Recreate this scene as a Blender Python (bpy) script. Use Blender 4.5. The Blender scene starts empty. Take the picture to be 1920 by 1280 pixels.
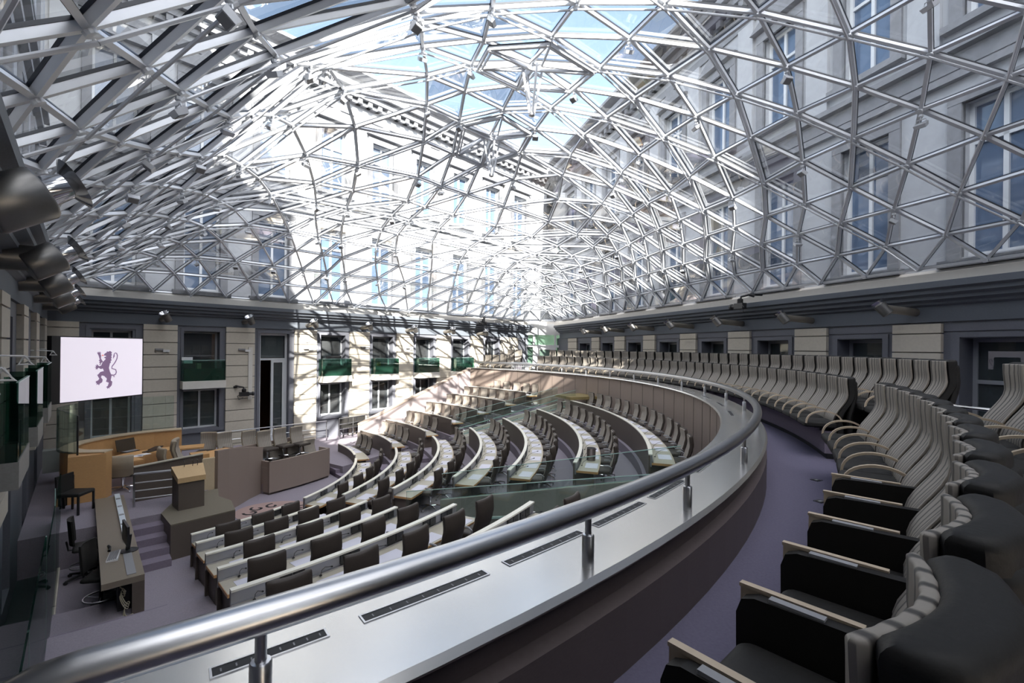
import bpy, math, random
from math import sin, cos, pi, radians as R, sqrt, atan2, hypot
random.seed(7)
scene = bpy.context.scene
COL = scene.collection
H = 4.75                      # camera height above the arena floor; z below is written relative to the lens
F, RHO, PX, PY = 853.33, .0121, 960., 652.4
C1 = (-10.4, 14.1)            # centre of the gallery ring
C2 = (-12.0, 14.1)            # centre of the seating rows

# ------------------------------------------------------------------ vectors
def add(a, b): return tuple(x+y for x, y in zip(a, b))
def sub(a, b): return tuple(x-y for x, y in zip(a, b))
def mul(a, k): return tuple(x*k for x in a)
def dot(a, b): return sum(x*y for x, y in zip(a, b))
def cross(a, b): return (a[1]*b[2]-a[2]*b[1], a[2]*b[0]-a[0]*b[2], a[0]*b[1]-a[1]*b[0])
def norm(a):
    l = sqrt(dot(a, a)) or 1
    return tuple(x/l for x in a)
def pol(c, r, deg): return (c[0]+r*cos(R(deg)), c[1]+r*sin(R(deg)))
def ray(px, py):
    dx, dy = px-PX, py-PY
    u = dx*cos(RHO)+dy*sin(RHO); v = -dx*sin(RHO)+dy*cos(RHO)
    return u/F, -v/F
def atz(px, py, z):
    a, b = ray(px, py); Y = z/b
    return (a*Y, Y, z)
# ------------------------------------------------------------------ materials
MATS = {}
def nodes_of(name):
    m = bpy.data.materials.new(name); m.use_nodes = True
    nt = m.node_tree; nt.nodes.clear()
    out = nt.nodes.new('ShaderNodeOutputMaterial')
    return m, nt, out
def mat(name, col, rough=.6, metal=0., noise=0., scale=20., bump=0., spec=.5, stretch=None, emit=0., col2=None, coat=0.):
    m, nt, out = nodes_of(name)
    p = nt.nodes.new('ShaderNodeBsdfPrincipled')
    p.inputs['Base Color'].default_value = (*col, 1); p.inputs['Roughness'].default_value = rough
    p.inputs['Metallic'].default_value = metal; p.inputs['Specular IOR Level'].default_value = spec
    p.inputs['Coat Weight'].default_value = coat
    if emit:
        p.inputs['Emission Color'].default_value = (*col, 1); p.inputs['Emission Strength'].default_value = emit
    if noise or bump:
        tc = nt.nodes.new('ShaderNodeTexCoord'); mp = nt.nodes.new('ShaderNodeMapping')
        if stretch: mp.inputs['Scale'].default_value = stretch
        n = nt.nodes.new('ShaderNodeTexNoise'); n.inputs['Scale'].default_value = scale; n.inputs['Detail'].default_value = 3
        nt.links.new(tc.outputs['Object'], mp.inputs[0]); nt.links.new(mp.outputs[0], n.inputs['Vector'])
        if noise:
            mx = nt.nodes.new('ShaderNodeMix'); mx.data_type = 'RGBA'
            c2 = col2 or tuple(c*(1-noise) for c in col)
            mx.inputs['A'].default_value = (*c2, 1); mx.inputs['B'].default_value = (*tuple(min(1, c*(1+noise)) for c in col), 1)
            nt.links.new(n.outputs['Fac'], mx.inputs['Factor']); nt.links.new(mx.outputs['Result'], p.inputs['Base Color'])
        if bump:
            b = nt.nodes.new('ShaderNodeBump'); b.inputs['Strength'].default_value = bump; b.inputs['Distance'].default_value = .02
            nt.links.new(n.outputs['Fac'], b.inputs['Height']); nt.links.new(b.outputs['Normal'], p.inputs['Normal'])
    nt.links.new(p.outputs[0], out.inputs[0]); MATS[name] = m
    return m
def glass(name, tint, refl=.9, dust=.04, dustcol=(.9, .92, .95), rough=.0):
    m, nt, out = nodes_of(name); N = nt.nodes.new; L = nt.links.new
    t = N('ShaderNodeBsdfTransparent'); t.inputs[0].default_value = (*tint, 1)
    g = N('ShaderNodeBsdfGlossy'); g.inputs['Color'].default_value = (refl, refl, refl, 1); g.inputs['Roughness'].default_value = rough
    d = N('ShaderNodeBsdfDiffuse'); d.inputs[0].default_value = (*dustcol, 1)
    fr = N('ShaderNodeLayerWeight'); fr.inputs['Blend'].default_value = .22
    mm = N('ShaderNodeMath'); mm.operation = 'MULTIPLY_ADD'; mm.inputs[1].default_value = .55; mm.inputs[2].default_value = .05
    L(fr.outputs['Fresnel'], mm.inputs[0])
    a = N('ShaderNodeMixShader'); b = N('ShaderNodeMixShader')
    L(mm.outputs[0], a.inputs[0]); L(t.outputs[0], a.inputs[1]); L(g.outputs[0], a.inputs[2])
    nz = N('ShaderNodeTexNoise'); nz.inputs['Scale'].default_value = 1.7; tc = N('ShaderNodeTexCoord'); L(tc.outputs['Object'], nz.inputs['Vector'])
    k = N('ShaderNodeMath'); k.operation = 'MULTIPLY'; k.inputs[1].default_value = dust*2; L(nz.outputs['Fac'], k.inputs[0])
    L(k.outputs[0], b.inputs[0]); L(a.outputs[0], b.inputs[1]); L(d.outputs[0], b.inputs[2])
    L(b.outputs[0], out.inputs[0]); MATS[name] = m
    return m
def striped(name, c1, c2, freq, rough=.55, lo=.35, hi=.75):
    m, nt, out = nodes_of(name); N = nt.nodes.new; L = nt.links.new
    p = N('ShaderNodeBsdfPrincipled'); p.inputs['Roughness'].default_value = rough
    tc = N('ShaderNodeTexCoord'); w = N('ShaderNodeTexWave'); w.bands_direction = 'X'; w.inputs['Scale'].default_value = freq
    L(tc.outputs['Object'], w.inputs['Vector'])
    r = N('ShaderNodeMapRange'); r.inputs['From Min'].default_value = lo*.3; r.inputs['From Max'].default_value = hi*.6
    L(w.outputs['Fac'], r.inputs['Value'])
    nz = N('ShaderNodeTexNoise'); nz.inputs['Scale'].default_value = 60; L(tc.outputs['Object'], nz.inputs['Vector'])
    mx = N('ShaderNodeMix'); mx.data_type = 'RGBA'; mx.inputs['A'].default_value = (*c2, 1); mx.inputs['B'].default_value = (*c1, 1)
    L(r.outputs['Result'], mx.inputs['Factor']); L(mx.outputs['Result'], p.inputs['Base Color'])
    b = N('ShaderNodeBump'); b.inputs['Strength'].default_value = .25; L(nz.outputs['Fac'], b.inputs['Height']); L(b.outputs['Normal'], p.inputs['Normal'])
    L(p.outputs[0], out.inputs[0]); MATS[name] = m
    return m
carpet = mat('carpet', (.26, .232, .268), .95, noise=.16, scale=45, bump=.25, spec=.1)
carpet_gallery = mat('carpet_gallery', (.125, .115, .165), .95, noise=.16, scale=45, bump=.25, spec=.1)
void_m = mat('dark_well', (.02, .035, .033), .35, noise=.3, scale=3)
carpet_nap = mat('carpet_riser', (.21, .18, .225), .95, noise=.16, scale=45, spec=.1)
taupe = mat('taupe_panel', (.27, .215, .185), .55, noise=.08, scale=90, spec=.3)
taupe_dark = mat('dark_panel', (.105, .085, .072), .5, noise=.12, scale=70, spec=.35)
fascia_m = mat('fascia_wood', (.095, .075, .075), .5, noise=.15, scale=30, stretch=(1, 1, 4), spec=.3)
black_m = mat('black_gap', (.012, .012, .014), .6)
steel = mat('brushed_steel', (.58, .58, .6), .3, 1., noise=.05, scale=120)
steel_rail = mat('satin_steel', (.5, .5, .51), .28, 1.)
shelf_m = mat('steel_shelf', (.66, .65, .63), .24, .85, noise=.10, scale=2.2)
chrome = mat('chrome', (.75, .75, .77), .12, 1.)
white_steel = mat('white_steel', (.62, .64, .68), .42, .2, noise=.05, scale=8)
gasket_m = mat('gasket', (.018, .022, .032), .5)
cream = mat('cream_stone', (.56, .515, .44), .85, noise=.09, scale=14, bump=.12, spec=.2)
joint_m = mat('mortar', (.2, .185, .16), .9)
blue_stone = mat('blue_stone', (.145, .15, .175), .6, noise=.14, scale=40, spec=.3)
cornice_m = mat('cornice_stone', (.125, .14, .165), .65, noise=.18, scale=25, stretch=(1, 1, 6), spec=.3)
coping_m = mat('coping', (.62, .60, .56), .8, noise=.05, scale=10)
frame_white = mat('window_paint', (.62, .64, .66), .5)
frame_grey = mat('grey_paint', (.30, .31, .33), .5)
facade_m = mat('facade_stone', (.40, .41, .43), .9, noise=.1, scale=6, bump=.1, spec=.1)
facade_trim = mat('facade_trim', (.23, .235, .25), .85, noise=.2, scale=8, spec=.1)
slate_m = mat('slate', (.12, .125, .14), .7, noise=.2, scale=9)
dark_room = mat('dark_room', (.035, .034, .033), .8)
blind_m = mat('blind', (.30, .34, .30), .8, noise=.08, scale=5)
leather = mat('black_leather', (.020, .019, .018), .55, noise=.15, scale=60, bump=.06, spec=.2)
leather_brown = mat('brown_leather', (.052, .042, .036), .5, noise=.15, scale=60, bump=.06, spec=.3)
panel_black = mat('panel_leather', (.013, .0115, .0105), .55, noise=.1, scale=50, spec=.2)
stripe_m = striped('striped_upholstery', (.27, .242, .21), (.045, .04, .036), 4.55, .55, .15, .62)
stripe_pit = striped('striped_seat_cloth', (.31, .275, .235), (.21, .185, .16), 6.)
bentwood = mat('bentwood', (.46, .37, .27), .4, noise=.15, scale=20, stretch=(1, 1, 5))
oak = mat('oak', (.56, .32, .135), .45, noise=.16, scale=18, stretch=(1, 1, 6))
oak_pale = mat('pale_oak', (.50, .40, .27), .45, noise=.12, scale=20, stretch=(4, 1, 1))
pale_back = mat('pale_chair_back', (.36, .30, .22), .6, noise=.06, scale=40)
oak_warm = mat('oak_lectern', (.52, .36, .19), .45, noise=.12, scale=20, stretch=(4, 1, 1))
desk_top_m = mat('desk_laminate', (.42, .385, .31), .4, noise=.06, scale=30)
desk_cap_m = mat('desk_cap', (.76, .73, .64), .35, noise=.05, scale=20)
desk_inner = mat('desk_inner', (.34, .34, .36), .35, .5)
pad_m = mat('writing_pad', (.62, .61, .68), .6)
black_plastic = mat('black_plastic', (.016, .016, .018), .4)
white_plastic = mat('white_plastic', (.72, .72, .72), .4)
grey_plastic = mat('grey_plastic', (.25, .25, .26), .5)
orange_m = mat('orange_card', (.75, .33, .06), .6)
plate_m = mat('name_plate', (.8, .8, .82), .5)
screen_m = mat('led_screen', (.80, .74, .83), .6, emit=.25)
lion_m = mat('lion_mark', (.30, .19, .33), .6, emit=.12)
tongue_m = mat('lion_tongue', (.85, .25, .2), .6, emit=.2)
rug_m = mat('rug', (.34, .235, .215), .95, noise=.1, scale=60)
dome_glass = glass('dome_glass', (.90, .935, .97), .85, .08)
clear_glass = glass('clear_glass', (.90, .95, .93), .7, .01, (.7, .8, .77))
green_glass = glass('green_glass', (.42, .62, .55), .9, .035, (.16, .36, .30))
edge_glass = mat('glass_edge', (.30, .46, .42), .25, spec=.6)
deep_glass = glass('deep_green_glass', (.30, .46, .41), .8, .04, (.06, .17, .14))
pane_glass = glass('window_glass', (.55, .60, .63), .9, .03)
def facade_pane(name, col):
    m = mat(name, col, .07, 0., spec=.9)
    return m
sky_pane = facade_pane('facade_pane', (.085, .13, .21))

# ------------------------------------------------------------------ mesh builder
class MB:
    def __init__(s): s.v = []; s.f = []
    def add(s, vs, fs):
        o = len(s.v); s.v += [tuple(v) for v in vs]; s.f += [tuple(i+o for i in f) for f in fs]
    def hexa(s, p):      # p: 4 bottom, 4 top, both counter-clockwise
        s.add(p, [(3, 2, 1, 0), (4, 5, 6, 7), (0, 1, 5, 4), (1, 2, 6, 5), (2, 3, 7, 6), (3, 0, 4, 7)])
    def box(s, x0, x1, y0, y1, z0, z1):
        s.hexa([(x0, y0, z0), (x1, y0, z0), (x1, y1, z0), (x0, y1, z0), (x0, y0, z1), (x1, y0, z1), (x1, y1, z1), (x0, y1, z1)])
    def obox(s, c, ax, ay, az):  # centre + three half vectors
        P = []
        for k in (-1, 1):
            for i, j in ((-1, -1), (1, -1), (1, 1), (-1, 1)):
                P.append(add(add(add(c, mul(ax, i)), mul(ay, j)), mul(az, k)))
        s.hexa(P)
    def bar(s, p, q, w, h, up=(0, 0, 1), ext=0):
        d = norm(sub(q, p)); p = sub(p, mul(d, ext)); q = add(q, mul(d, ext))
        sd = norm(cross(d, up)); u = cross(sd, d)
        s.obox(mul(add(p, q), .5), mul(sub(q, p), .5), mul(sd, -w/2), mul(u, h/2))
    def prism(s, poly, z0, z1):
        n = len(poly)
        a = sum(poly[i][0]*poly[(i+1) % n][1]-poly[(i+1) % n][0]*poly[i][1] for i in range(n))
        if a < 0: poly = poly[::-1]
        zs0 = z0 if isinstance(z0, (list, tuple)) else [z0]*n
        zs1 = z1 if isinstance(z1, (list, tuple)) else [z1]*n
        if a < 0: zs0 = list(zs0)[::-1]; zs1 = list(zs1)[::-1]
        vs = [(p[0], p[1], z) for p, z in zip(poly, zs0)]+[(p[0], p[1], z) for p, z in zip(poly, zs1)]
        s.add(vs, [tuple(range(n))[::-1], tuple(range(n, 2*n))]+[(i, (i+1) % n, n+(i+1) % n, n+i) for i in range(n)])
    def tube(s, pts, r, n=8, closed=False, flat=1.):
        pts = [tuple(p) for p in pts]; m = len(pts); rings = []
        up = (0, 0, 1)
        for i, p in enumerate(pts):
            a = pts[(i-1) % m] if (closed or i > 0) else p
            b = pts[(i+1) % m] if (closed or i < m-1) else p
            d = norm(sub(b, a))
            sd = cross(d, up)
            if dot(sd, sd) < 1e-4: sd = cross(d, (1, 0, 0))
            sd = norm(sd); u = cross(sd, d)
            rr = r[i] if isinstance(r, (list, tuple)) else r
            rings.append([add(p, add(mul(sd, rr*flat*cos(2*pi*k/n)), mul(u, rr*sin(2*pi*k/n)))) for k in range(n)])
        o = len(s.v)
        for g in rings: s.v += g
        for i in range(m if closed else m-1):
            j = (i+1) % m
            for k in range(n):
                l = (k+1) % n
                s.f.append((o+i*n+k, o+i*n+l, o+j*n+l, o+j*n+k))
        if not closed:
            s.f.append(tuple(o+k for k in range(n))[::-1]); s.f.append(tuple(o+(m-1)*n+k for k in range(n)))
    def lathe(s, prof, n=16, c=(0, 0, 0), ax=(0, 0, 1)):
        ax = norm(ax); t = (1, 0, 0) if abs(ax[0]) < .9 else (0, 1, 0)
        u = norm(cross(ax, t)); w = cross(ax, u); o = len(s.v)
        for r, z in prof:
            for k in range(n):
                a = 2*pi*k/n
                s.v.append(add(c, add(mul(ax, z), add(mul(u, r*cos(a)), mul(w, r*sin(a))))))
        for i in range(len(prof)-1):
            for k in range(n):
                l = (k+1) % n
                s.f.append((o+i*n+k, o+i*n+l, o+(i+1)*n+l, o+(i+1)*n+k))
        s.f.append(tuple(o+k for k in range(n))[::-1]); s.f.append(tuple(o+(len(prof)-1)*n+k for k in range(n)))
    def grid(s, rows, close_u=False):
        o = len(s.v); m = len(rows[0])
        for r in rows: s.v += [tuple(p) for p in r]
        for i in range(len(rows)-1):
            for k in range(m if close_u else m-1):
                l = (k+1) % m
                s.f.append((o+i*m+k, o+i*m+l, o+(i+1)*m+l, o+(i+1)*m+k))
    def sweep(s, prof, c, a0, a1, n):      # closed profile (r, z), counter-clockwise in (r, z), turned about a vertical axis
        m = len(prof); o = len(s.v)
        for i in range(n+1):
            a = R(a0+(a1-a0)*i/n)
            for r, z in prof: s.v.append((c[0]+r*cos(a), c[1]+r*sin(a), z))
        for i in range(n):
            for k in range(m):
                l = (k+1) % m
                s.f.append((o+i*m+k, o+(i+1)*m+k, o+(i+1)*m+l, o+i*m+l))
        s.f.append(tuple(o+k for k in range(m))); s.f.append(tuple(o+n*m+k for k in range(m))[::-1])
    def ring(s, c, r0, r1, z0, z1, a0, a1, n=24): s.sweep([(r0, z0), (r1, z0), (r1, z1), (r0, z1)], c, a0, a1, n)
    def extrude(s, prof, p, q, inward):     # profile of (offset along inward, z) between two plan points
        m = len(prof); o = len(s.v)
        for b in (p, q):
            for d, z in prof: s.v.append((b[0]+inward[0]*d, b[1]+inward[1]*d, z))
        for k in range(m):
            l = (k+1) % m; s.f.append((o+k, o+l, o+m+l, o+m+k))
        s.f.append(tuple(o+k for k in range(m))[::-1]); s.f.append(tuple(o+m+k for k in range(m)))
    def mesh(s, name, m, smooth=False):
        me = bpy.data.meshes.new(name); me.from_pydata(s.v, [], s.f); me.update()
        import bmesh
        bm = bmesh.new(); bm.from_mesh(me); bmesh.ops.recalc_face_normals(bm, faces=bm.faces); bm.to_mesh(me); bm.free()
        me.materials.append(m)
        if smooth:
            for p in me.polygons: p.use_smooth = True
            try: me.set_sharp_from_angle(angle=R(40))
            except Exception: pass
        return me
    def build(s, name, m, parent=None, smooth=False, world=False):
        """one linked mesh object; a top-level one (or world=True) has its points in lens-relative coordinates"""
        o = bpy.data.objects.new(name, s.mesh(name, m, smooth)); COL.objects.link(o)
        if parent is None: o.location = (0, 0, H)
        else:
            o.parent = parent
            if world:
                l = parent.location; o.location = (-l[0], -l[1], -l[2]+H)
        return o
def tag(o, label=None, cat=None, group=None, kind=None):
    if label: o['label'] = label
    if cat: o['category'] = cat
    if group: o['group'] = group
    if kind: o['kind'] = kind
    return o
def empty(name, loc, rz=0):
    o = bpy.data.objects.new(name, None); COL.objects.link(o); o.empty_display_size = .2
    o.location = (loc[0], loc[1], loc[2]+H); o.rotation_euler = (0, 0, rz)
    return o
def thing(name, label, cat, loc, rz=0, group=None): return tag(empty(name, loc, rz), label, cat, group)
def struct(name, mb, m, smooth=False, parent=None): 
    o = mb.build(name, m, parent, smooth, world=parent is not None)
    if parent is None: o['kind'] = 'structure'
    return o
def copy_tree(o, parent=None):
    c = o.copy(); COL.objects.link(c); c.parent = parent
    for ch in o.children: copy_tree(ch, c)
    return c
ORD = ['first', 'second', 'third', 'fourth', 'fifth', 'sixth', 'seventh', 'eighth', 'ninth', 'tenth', 'eleventh', 'twelfth', 'thirteenth', 'fourteenth', 'fifteenth',
       'sixteenth', 'seventeenth', 'eighteenth', 'nineteenth', 'twentieth']
def nth(i):
    if i < 20: return ORD[i]
    t = {2: 'twenty', 3: 'thirty', 4: 'forty', 5: 'fifty'}[(i+1)//10]; u = (i+1) % 10
    if u == 0: return {20: 'twentieth', 30: 'thirtieth', 40: 'fortieth', 50: 'fiftieth'}[i+1]
    return t+'-'+ORD[u-1]
# ------------------------------------------------------------------ camera
cam = bpy.data.cameras.new('camera'); cam.sensor_width = 36; cam.lens = F/1920*36; cam.shift_y = (PY-640)/1920; cam.clip_start = .05; cam.clip_end = 400
co = bpy.data.objects.new('camera', cam); COL.objects.link(co); co.location = (0, 0, H)
import mathutils
co.rotation_euler = (mathutils.Matrix.Rotation(R(90), 3, 'X') @ mathutils.Matrix.Rotation(RHO, 3, 'Z')).to_euler()
scene.camera = co
# ------------------------------------------------------------------ court plan
S, PH, ZB = 1.2106, .7563, 1.95
P0 = (2.752, 34.06)
dL = (sin(PH), cos(PH)); dR = (sin(PH-pi/3), cos(PH-pi/3))
nL = (dL[1], -dL[0]); nR = (-dR[1], dR[0])          # inward normals of the left and right walls
D3 = (-.686, .728); E3 = (.728, .686); S3 = -.92    # third (near) wall: along, inward, offset
def L2(tau, p=0.): return (P0[0]-tau*dL[0]+p*nL[0], P0[1]-tau*dL[1]+p*nL[1])
def R2(tau, p=0.): return (P0[0]-tau*dR[0]+p*nR[0], P0[1]-tau*dR[1]+p*nR[1])
def T2(t, s): return (t*D3[0]+s*E3[0], t*D3[1]+s*E3[1])
def tau_of(px, fn, p=0., py=640):
    a, b = ray(px, py); q0 = fn(0, p); q1 = fn(1, p); d = (q1[0]-q0[0], q1[1]-q0[1])
    return (a*q0[1]-q0[0])/(d[0]-a*d[1])
GF = -1.82                     # gallery aisle floor
AF = -H                        # arena floor
LF = -4.37                     # landing along the left wall
UF = -3.97                     # rostrum floor
TIER = lambda k: -4.75+.303*(7-k)
RS = {1: 15.62, 2: 14.01, 3: 12.47, 4: 11.06, 5: 9.65, 6: 8.22, 7: 6.83}
# ------------------------------------------------------------------ dome: equilateral shell on a trapezoid court
DTR = [0, .875, 1.26, 1.86, 2.32, 2.55, 2.5, 2.07, 1.57, 1.11, .807, .813, .011]
DTL = [0, .424, .571, .806, 1.01, .928, .457, -.094, -.455, -.48, -.364, -.179, -.043]
DT3 = [0, .554, .817, .977, .938, .598, .258, .312, .407, .809, 1.2, 1.21, .568]
GTR = [0, .636, 1.29, 1.91, 2.58, 3.34, 4.15, 5.08, 5.87, 6.62, 7.47, 9.01, 10.2]
GTL = [0, .662, 1.29, 1.92, 2.52, 3, 3.24, 3.39, 3.89, 4.99, 6.49, 7.89, 9.26]
GT3 = [0, .368, 1.08, 1.85, 3.16, 5.44, 6.77, 8.15, 9.65, 11.1, 12.3, 13.4, 14.3]
S3D, SHF, QH, WT = -.522, .357, 2.289, 20.75
def lut(T, n):
    if n <= 0: return T[0]
    if n >= len(T)-1: return T[-1]
    i = int(n); return T[i]+(T[i+1]-T[i])*(n-i)
def flat(i, j):
    g = i+SHF*min(1, max(0, (i-1)/10.))
    return L2(g*S, 0)[0]-j*S*dR[0], L2(g*S, 0)[1]-j*S*dR[1]
def krow(p): return (p[0]*E3[0]+p[1]*E3[1]-S3D)/(S*.866)
def shell(i, j):
    x, y = flat(i, j); k = krow((x, y))
    if k <= .01: return (x, y, ZB)
    tap = lambda a, b, c: min(1., (a+2*min(b, c))/WT)
    a = lut(DTR, i)*tap(i, j, k); b = lut(DTL, j)*tap(j, i, k); c = lut(DT3, k)*tap(k, i, j)
    x -= nR[0]*a+nL[0]*b+E3[0]*c; y -= nR[1]*a+nL[1]*b+E3[1]*c
    if min(i, j) < .001: return (x, y, ZB)
    h = (max(lut(GTR, i), 1e-3)**-QH+max(lut(GTL, j), 1e-3)**-QH+max(lut(GT3, k), 1e-3)**-QH)**(-1/QH)
    e = i+j-2
    if e < 4: h = min(h, .62*e)
    return (x, y, ZB+h)
inside = lambda n: n[0] >= 0 and n[1] >= 0 and n[0]+n[1] >= 2 and krow(flat(*n)) > .2
DN = {}
for i in range(0, 30):
    for j in range(0, 42):
        if inside((i, j)): DN[(i, j)] = shell(i, j)
def cutpt(a, b):               # a inside, b outside beyond the near wall
    lo, hi = 0., 1.
    for _ in range(24):
        m = (lo+hi)/2
        if krow(flat(a[0]+(b[0]-a[0])*m, a[1]+(b[1]-a[1])*m)) > 0: lo = m
        else: hi = m
    f = flat(a[0]+(b[0]-a[0])*lo, a[1]+(b[1]-a[1])*lo)
    return (f[0], f[1], ZB)
def valid(n): return n[0] >= 0 and n[1] >= 0 and n[0]+n[1] >= 2
def nrm(i, j):
    e = .3
    p = shell(max(i, 0), max(j, 0)); q = shell(i+e, j); r = shell(i, j+e)
    n = norm(cross(sub(q, p), sub(r, p)))
    return n if n[2] > 0 else mul(n, -1)
lat, gas, gl = MB(), MB(), MB()
tierod = MB()
for n, p in DN.items():
    i, j = n
    nn = nrm(i, j)
    for d in ((1, 0), (0, 1), (1, -1)):
        for sg in (1, -1):
            m = (i+d[0]*sg, j+d[1]*sg)
            if not valid(m): continue
            if m in DN:
                if sg == -1: continue
                q = DN[m]; up = norm(add(nn, nrm(*m)))
            else:
                if krow(flat(*m)) > .2: continue
                q = cutpt(n, m); up = nn
            edge = (n[0] == 0 and m[0] == 0) or (n[1] == 0 and m[1] == 0)
            lat.bar(p, q, .056, .07, up)
            gas.bar(add(p, mul(up, .049)), add(q, mul(up, .049)), .066, .03, up)
            if not edge and ((d == (1, 0) and j % 2 == 0) or (d == (1, -1) and (i+j) % 2 == 0)):
                tierod.tube([sub(p, mul(up, .12)), sub(q, mul(up, .12))], .02, 6)
    lat.lathe([(.001, -.075), (.05, -.07), (.055, .045), (.03, .05)], 10, p, nn)
up_off = .066
seen = set()
for i in range(0, 30):
    for j in range(0, 42):
        for tri in (((i, j), (i+1, j), (i, j+1)), ((i+1, j), (i+1, j-1), (i, j))):
            if not all(valid(t) for t in tri): continue
            ins = [t in DN for t in tri]
            if not any(ins): continue
            poly = []
            for a in range(3):
                u, w = tri[a], tri[(a+1) % 3]
                if u in DN: poly.append(add(DN[u], mul(nrm(*u), up_off)))
                if (u in DN) != (w in DN):
                    c = cutpt(u, w) if u in DN else cutpt(w, u)
                    poly.append(add(c, (0, 0, up_off)))
            if len(poly) > 2: gl.add(poly, [tuple(range(len(poly)))])
ceiling = struct('ceiling', lat, white_steel)
ceiling['label'] = 'triangulated white steel lattice of the glass dome over the hall'
def cpart(name, mb, m): 
    o = mb.build(name, m, ceiling); o.location = (0, 0, 0); return o
cpart('gasket', gas, gasket_m); cpart('glazing', gl, dome_glass); cpart('tie_rod', tierod, white_steel)
# coping band under the shell, standing on the cornice
TL1, TR1 = 26.6, 30.0
far_l, far_r = L2(2.6), R2(2.2)
cor_l, cor_r = L2(TL1), R2(57)
def ang_in(d): return d
COPE = [(-.35, 1.5), (.06, 1.5), (.06, ZB-.1), (.02, ZB-.03), (-.35, ZB-.03)]
CORN = [(-.3, .72), (.06, .72), (.06, 1.08), (.16, 1.12), (.16, 1.17), (.30, 1.22), (.30, 1.29), (.42, 1.34), (.42, 1.42), (.52, 1.46), (.52, 1.60), (-.3, 1.62)]
def run(name, mk, prof, m, lab=None):
    o = None
    mb = MB(); mk(mb, prof); return struct(name, mb, m)
run('trim_1', lambda mb, p: mb.extrude(p, L2(2.2), cor_l, nL), COPE, coping_m)
run('trim_2', lambda mb, p: mb.extrude(p, R2(1.9), cor_r, nR), COPE, coping_m)
struct('trim_13', (lambda mb: (mb.extrude([(-.3, 1.55), (.05, 1.55), (.05, ZB-.02), (-.3, ZB-.02)], L2(2.25), R2(1.95), (0, -1)), mb)[1])(MB()), coping_m)
run('trim_3', lambda mb, p: mb.extrude(p, L2(2.4), cor_l, nL), CORN, cornice_m)
run('trim_4', lambda mb, p: mb.extrude(p, R2(2.2), cor_r, nR), CORN, cornice_m)
run('trim_5', lambda mb, p: mb.extrude(p, T2(21.4, S3), T2(-28.5, S3), E3), CORN, cornice_m)
run('trim_6', lambda mb, p: mb.extrude(p, T2(21.4, S3), T2(-28.5, S3), E3), COPE, coping_m)

# ------------------------------------------------------------------ facades with real openings
def facade(name, fn, inward, t0, t1, z0, z1, holes, m, thick=.45, off=0.):
    """wall slab from tau t0 to t1 with rectangular holes [(ta, tb, za, zb)]"""
    ts = sorted(set([t0, t1]+[h[0] for h in holes]+[h[1] for h in holes])); zs = sorted(set([z0, z1]+[h[2] for h in holes]+[h[3] for h in holes]))
    ts = [t for t in ts if t0 <= t <= t1]; zs = [z for z in zs if z0 <= z <= z1]
    mb = MB()
    for a, b in zip(ts, ts[1:]):
        run0 = None
        for c, d in zip(zs, zs[1:]):
            tm, zm = (a+b)/2, (c+d)/2
            solid = not any(h[0] < tm < h[1] and h[2] < zm < h[3] for h in holes)
            if solid and run0 is None: run0 = c
            if not solid and run0 is not None:
                slab(mb, fn, a, b, run0, c, off-thick, off); run0 = None
        if run0 is not None: slab(mb, fn, a, b, run0, zs[-1], off-thick, off)
    return struct(name, mb, m)
def slab(mb, fn, a, b, z0, z1, p0, p1):
    q = [fn(a, p0), fn(b, p0), fn(b, p1), fn(a, p1)]
    mb.prism(q, z0, z1)
def frame_rect(mb, fn, a, b, z0, z1, w, p0, p1, mull=(), bars=()):
    slab(mb, fn, a, a+w, z0, z1, p0, p1); slab(mb, fn, b-w, b, z0, z1, p0, p1)
    slab(mb, fn, a+w, b-w, z0, z0+w, p0, p1); slab(mb, fn, a+w, b-w, z1-w, z1, p0, p1)
    for t in mull: slab(mb, fn, t-w/2, t+w/2, z0+w, z1-w, p0, p1)
    for z in bars: slab(mb, fn, a+w, b-w, z-w/2, z+w/2, p0, p1)
WN = [0]
def window(fn, a, b, z0, z1, p, fm=frame_white, mull=(.5,), bars=(), back='dark', gm=None, w=.07):
    WN[0] += 1
    if a > b: a, b = b, a
    mb = MB(); frame_rect(mb, fn, a, b, z0, z1, w, p-.06, p, [a+(b-a)*m for m in mull], bars)
    o = struct('window_%d' % WN[0], mb, fm)
    g = MB(); slab(g, fn, a+w*.5, b-w*.5, z0+w*.5, z1-w*.5, p-.04, p-.032)
    o2 = g.build('pane', gm or pane_glass, o); o2.location = (0, 0, 0)
    if back:
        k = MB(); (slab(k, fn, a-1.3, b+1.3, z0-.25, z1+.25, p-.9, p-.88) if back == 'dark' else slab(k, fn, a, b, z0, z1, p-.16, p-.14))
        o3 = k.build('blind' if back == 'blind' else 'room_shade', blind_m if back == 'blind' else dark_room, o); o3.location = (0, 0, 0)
    return o
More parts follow.
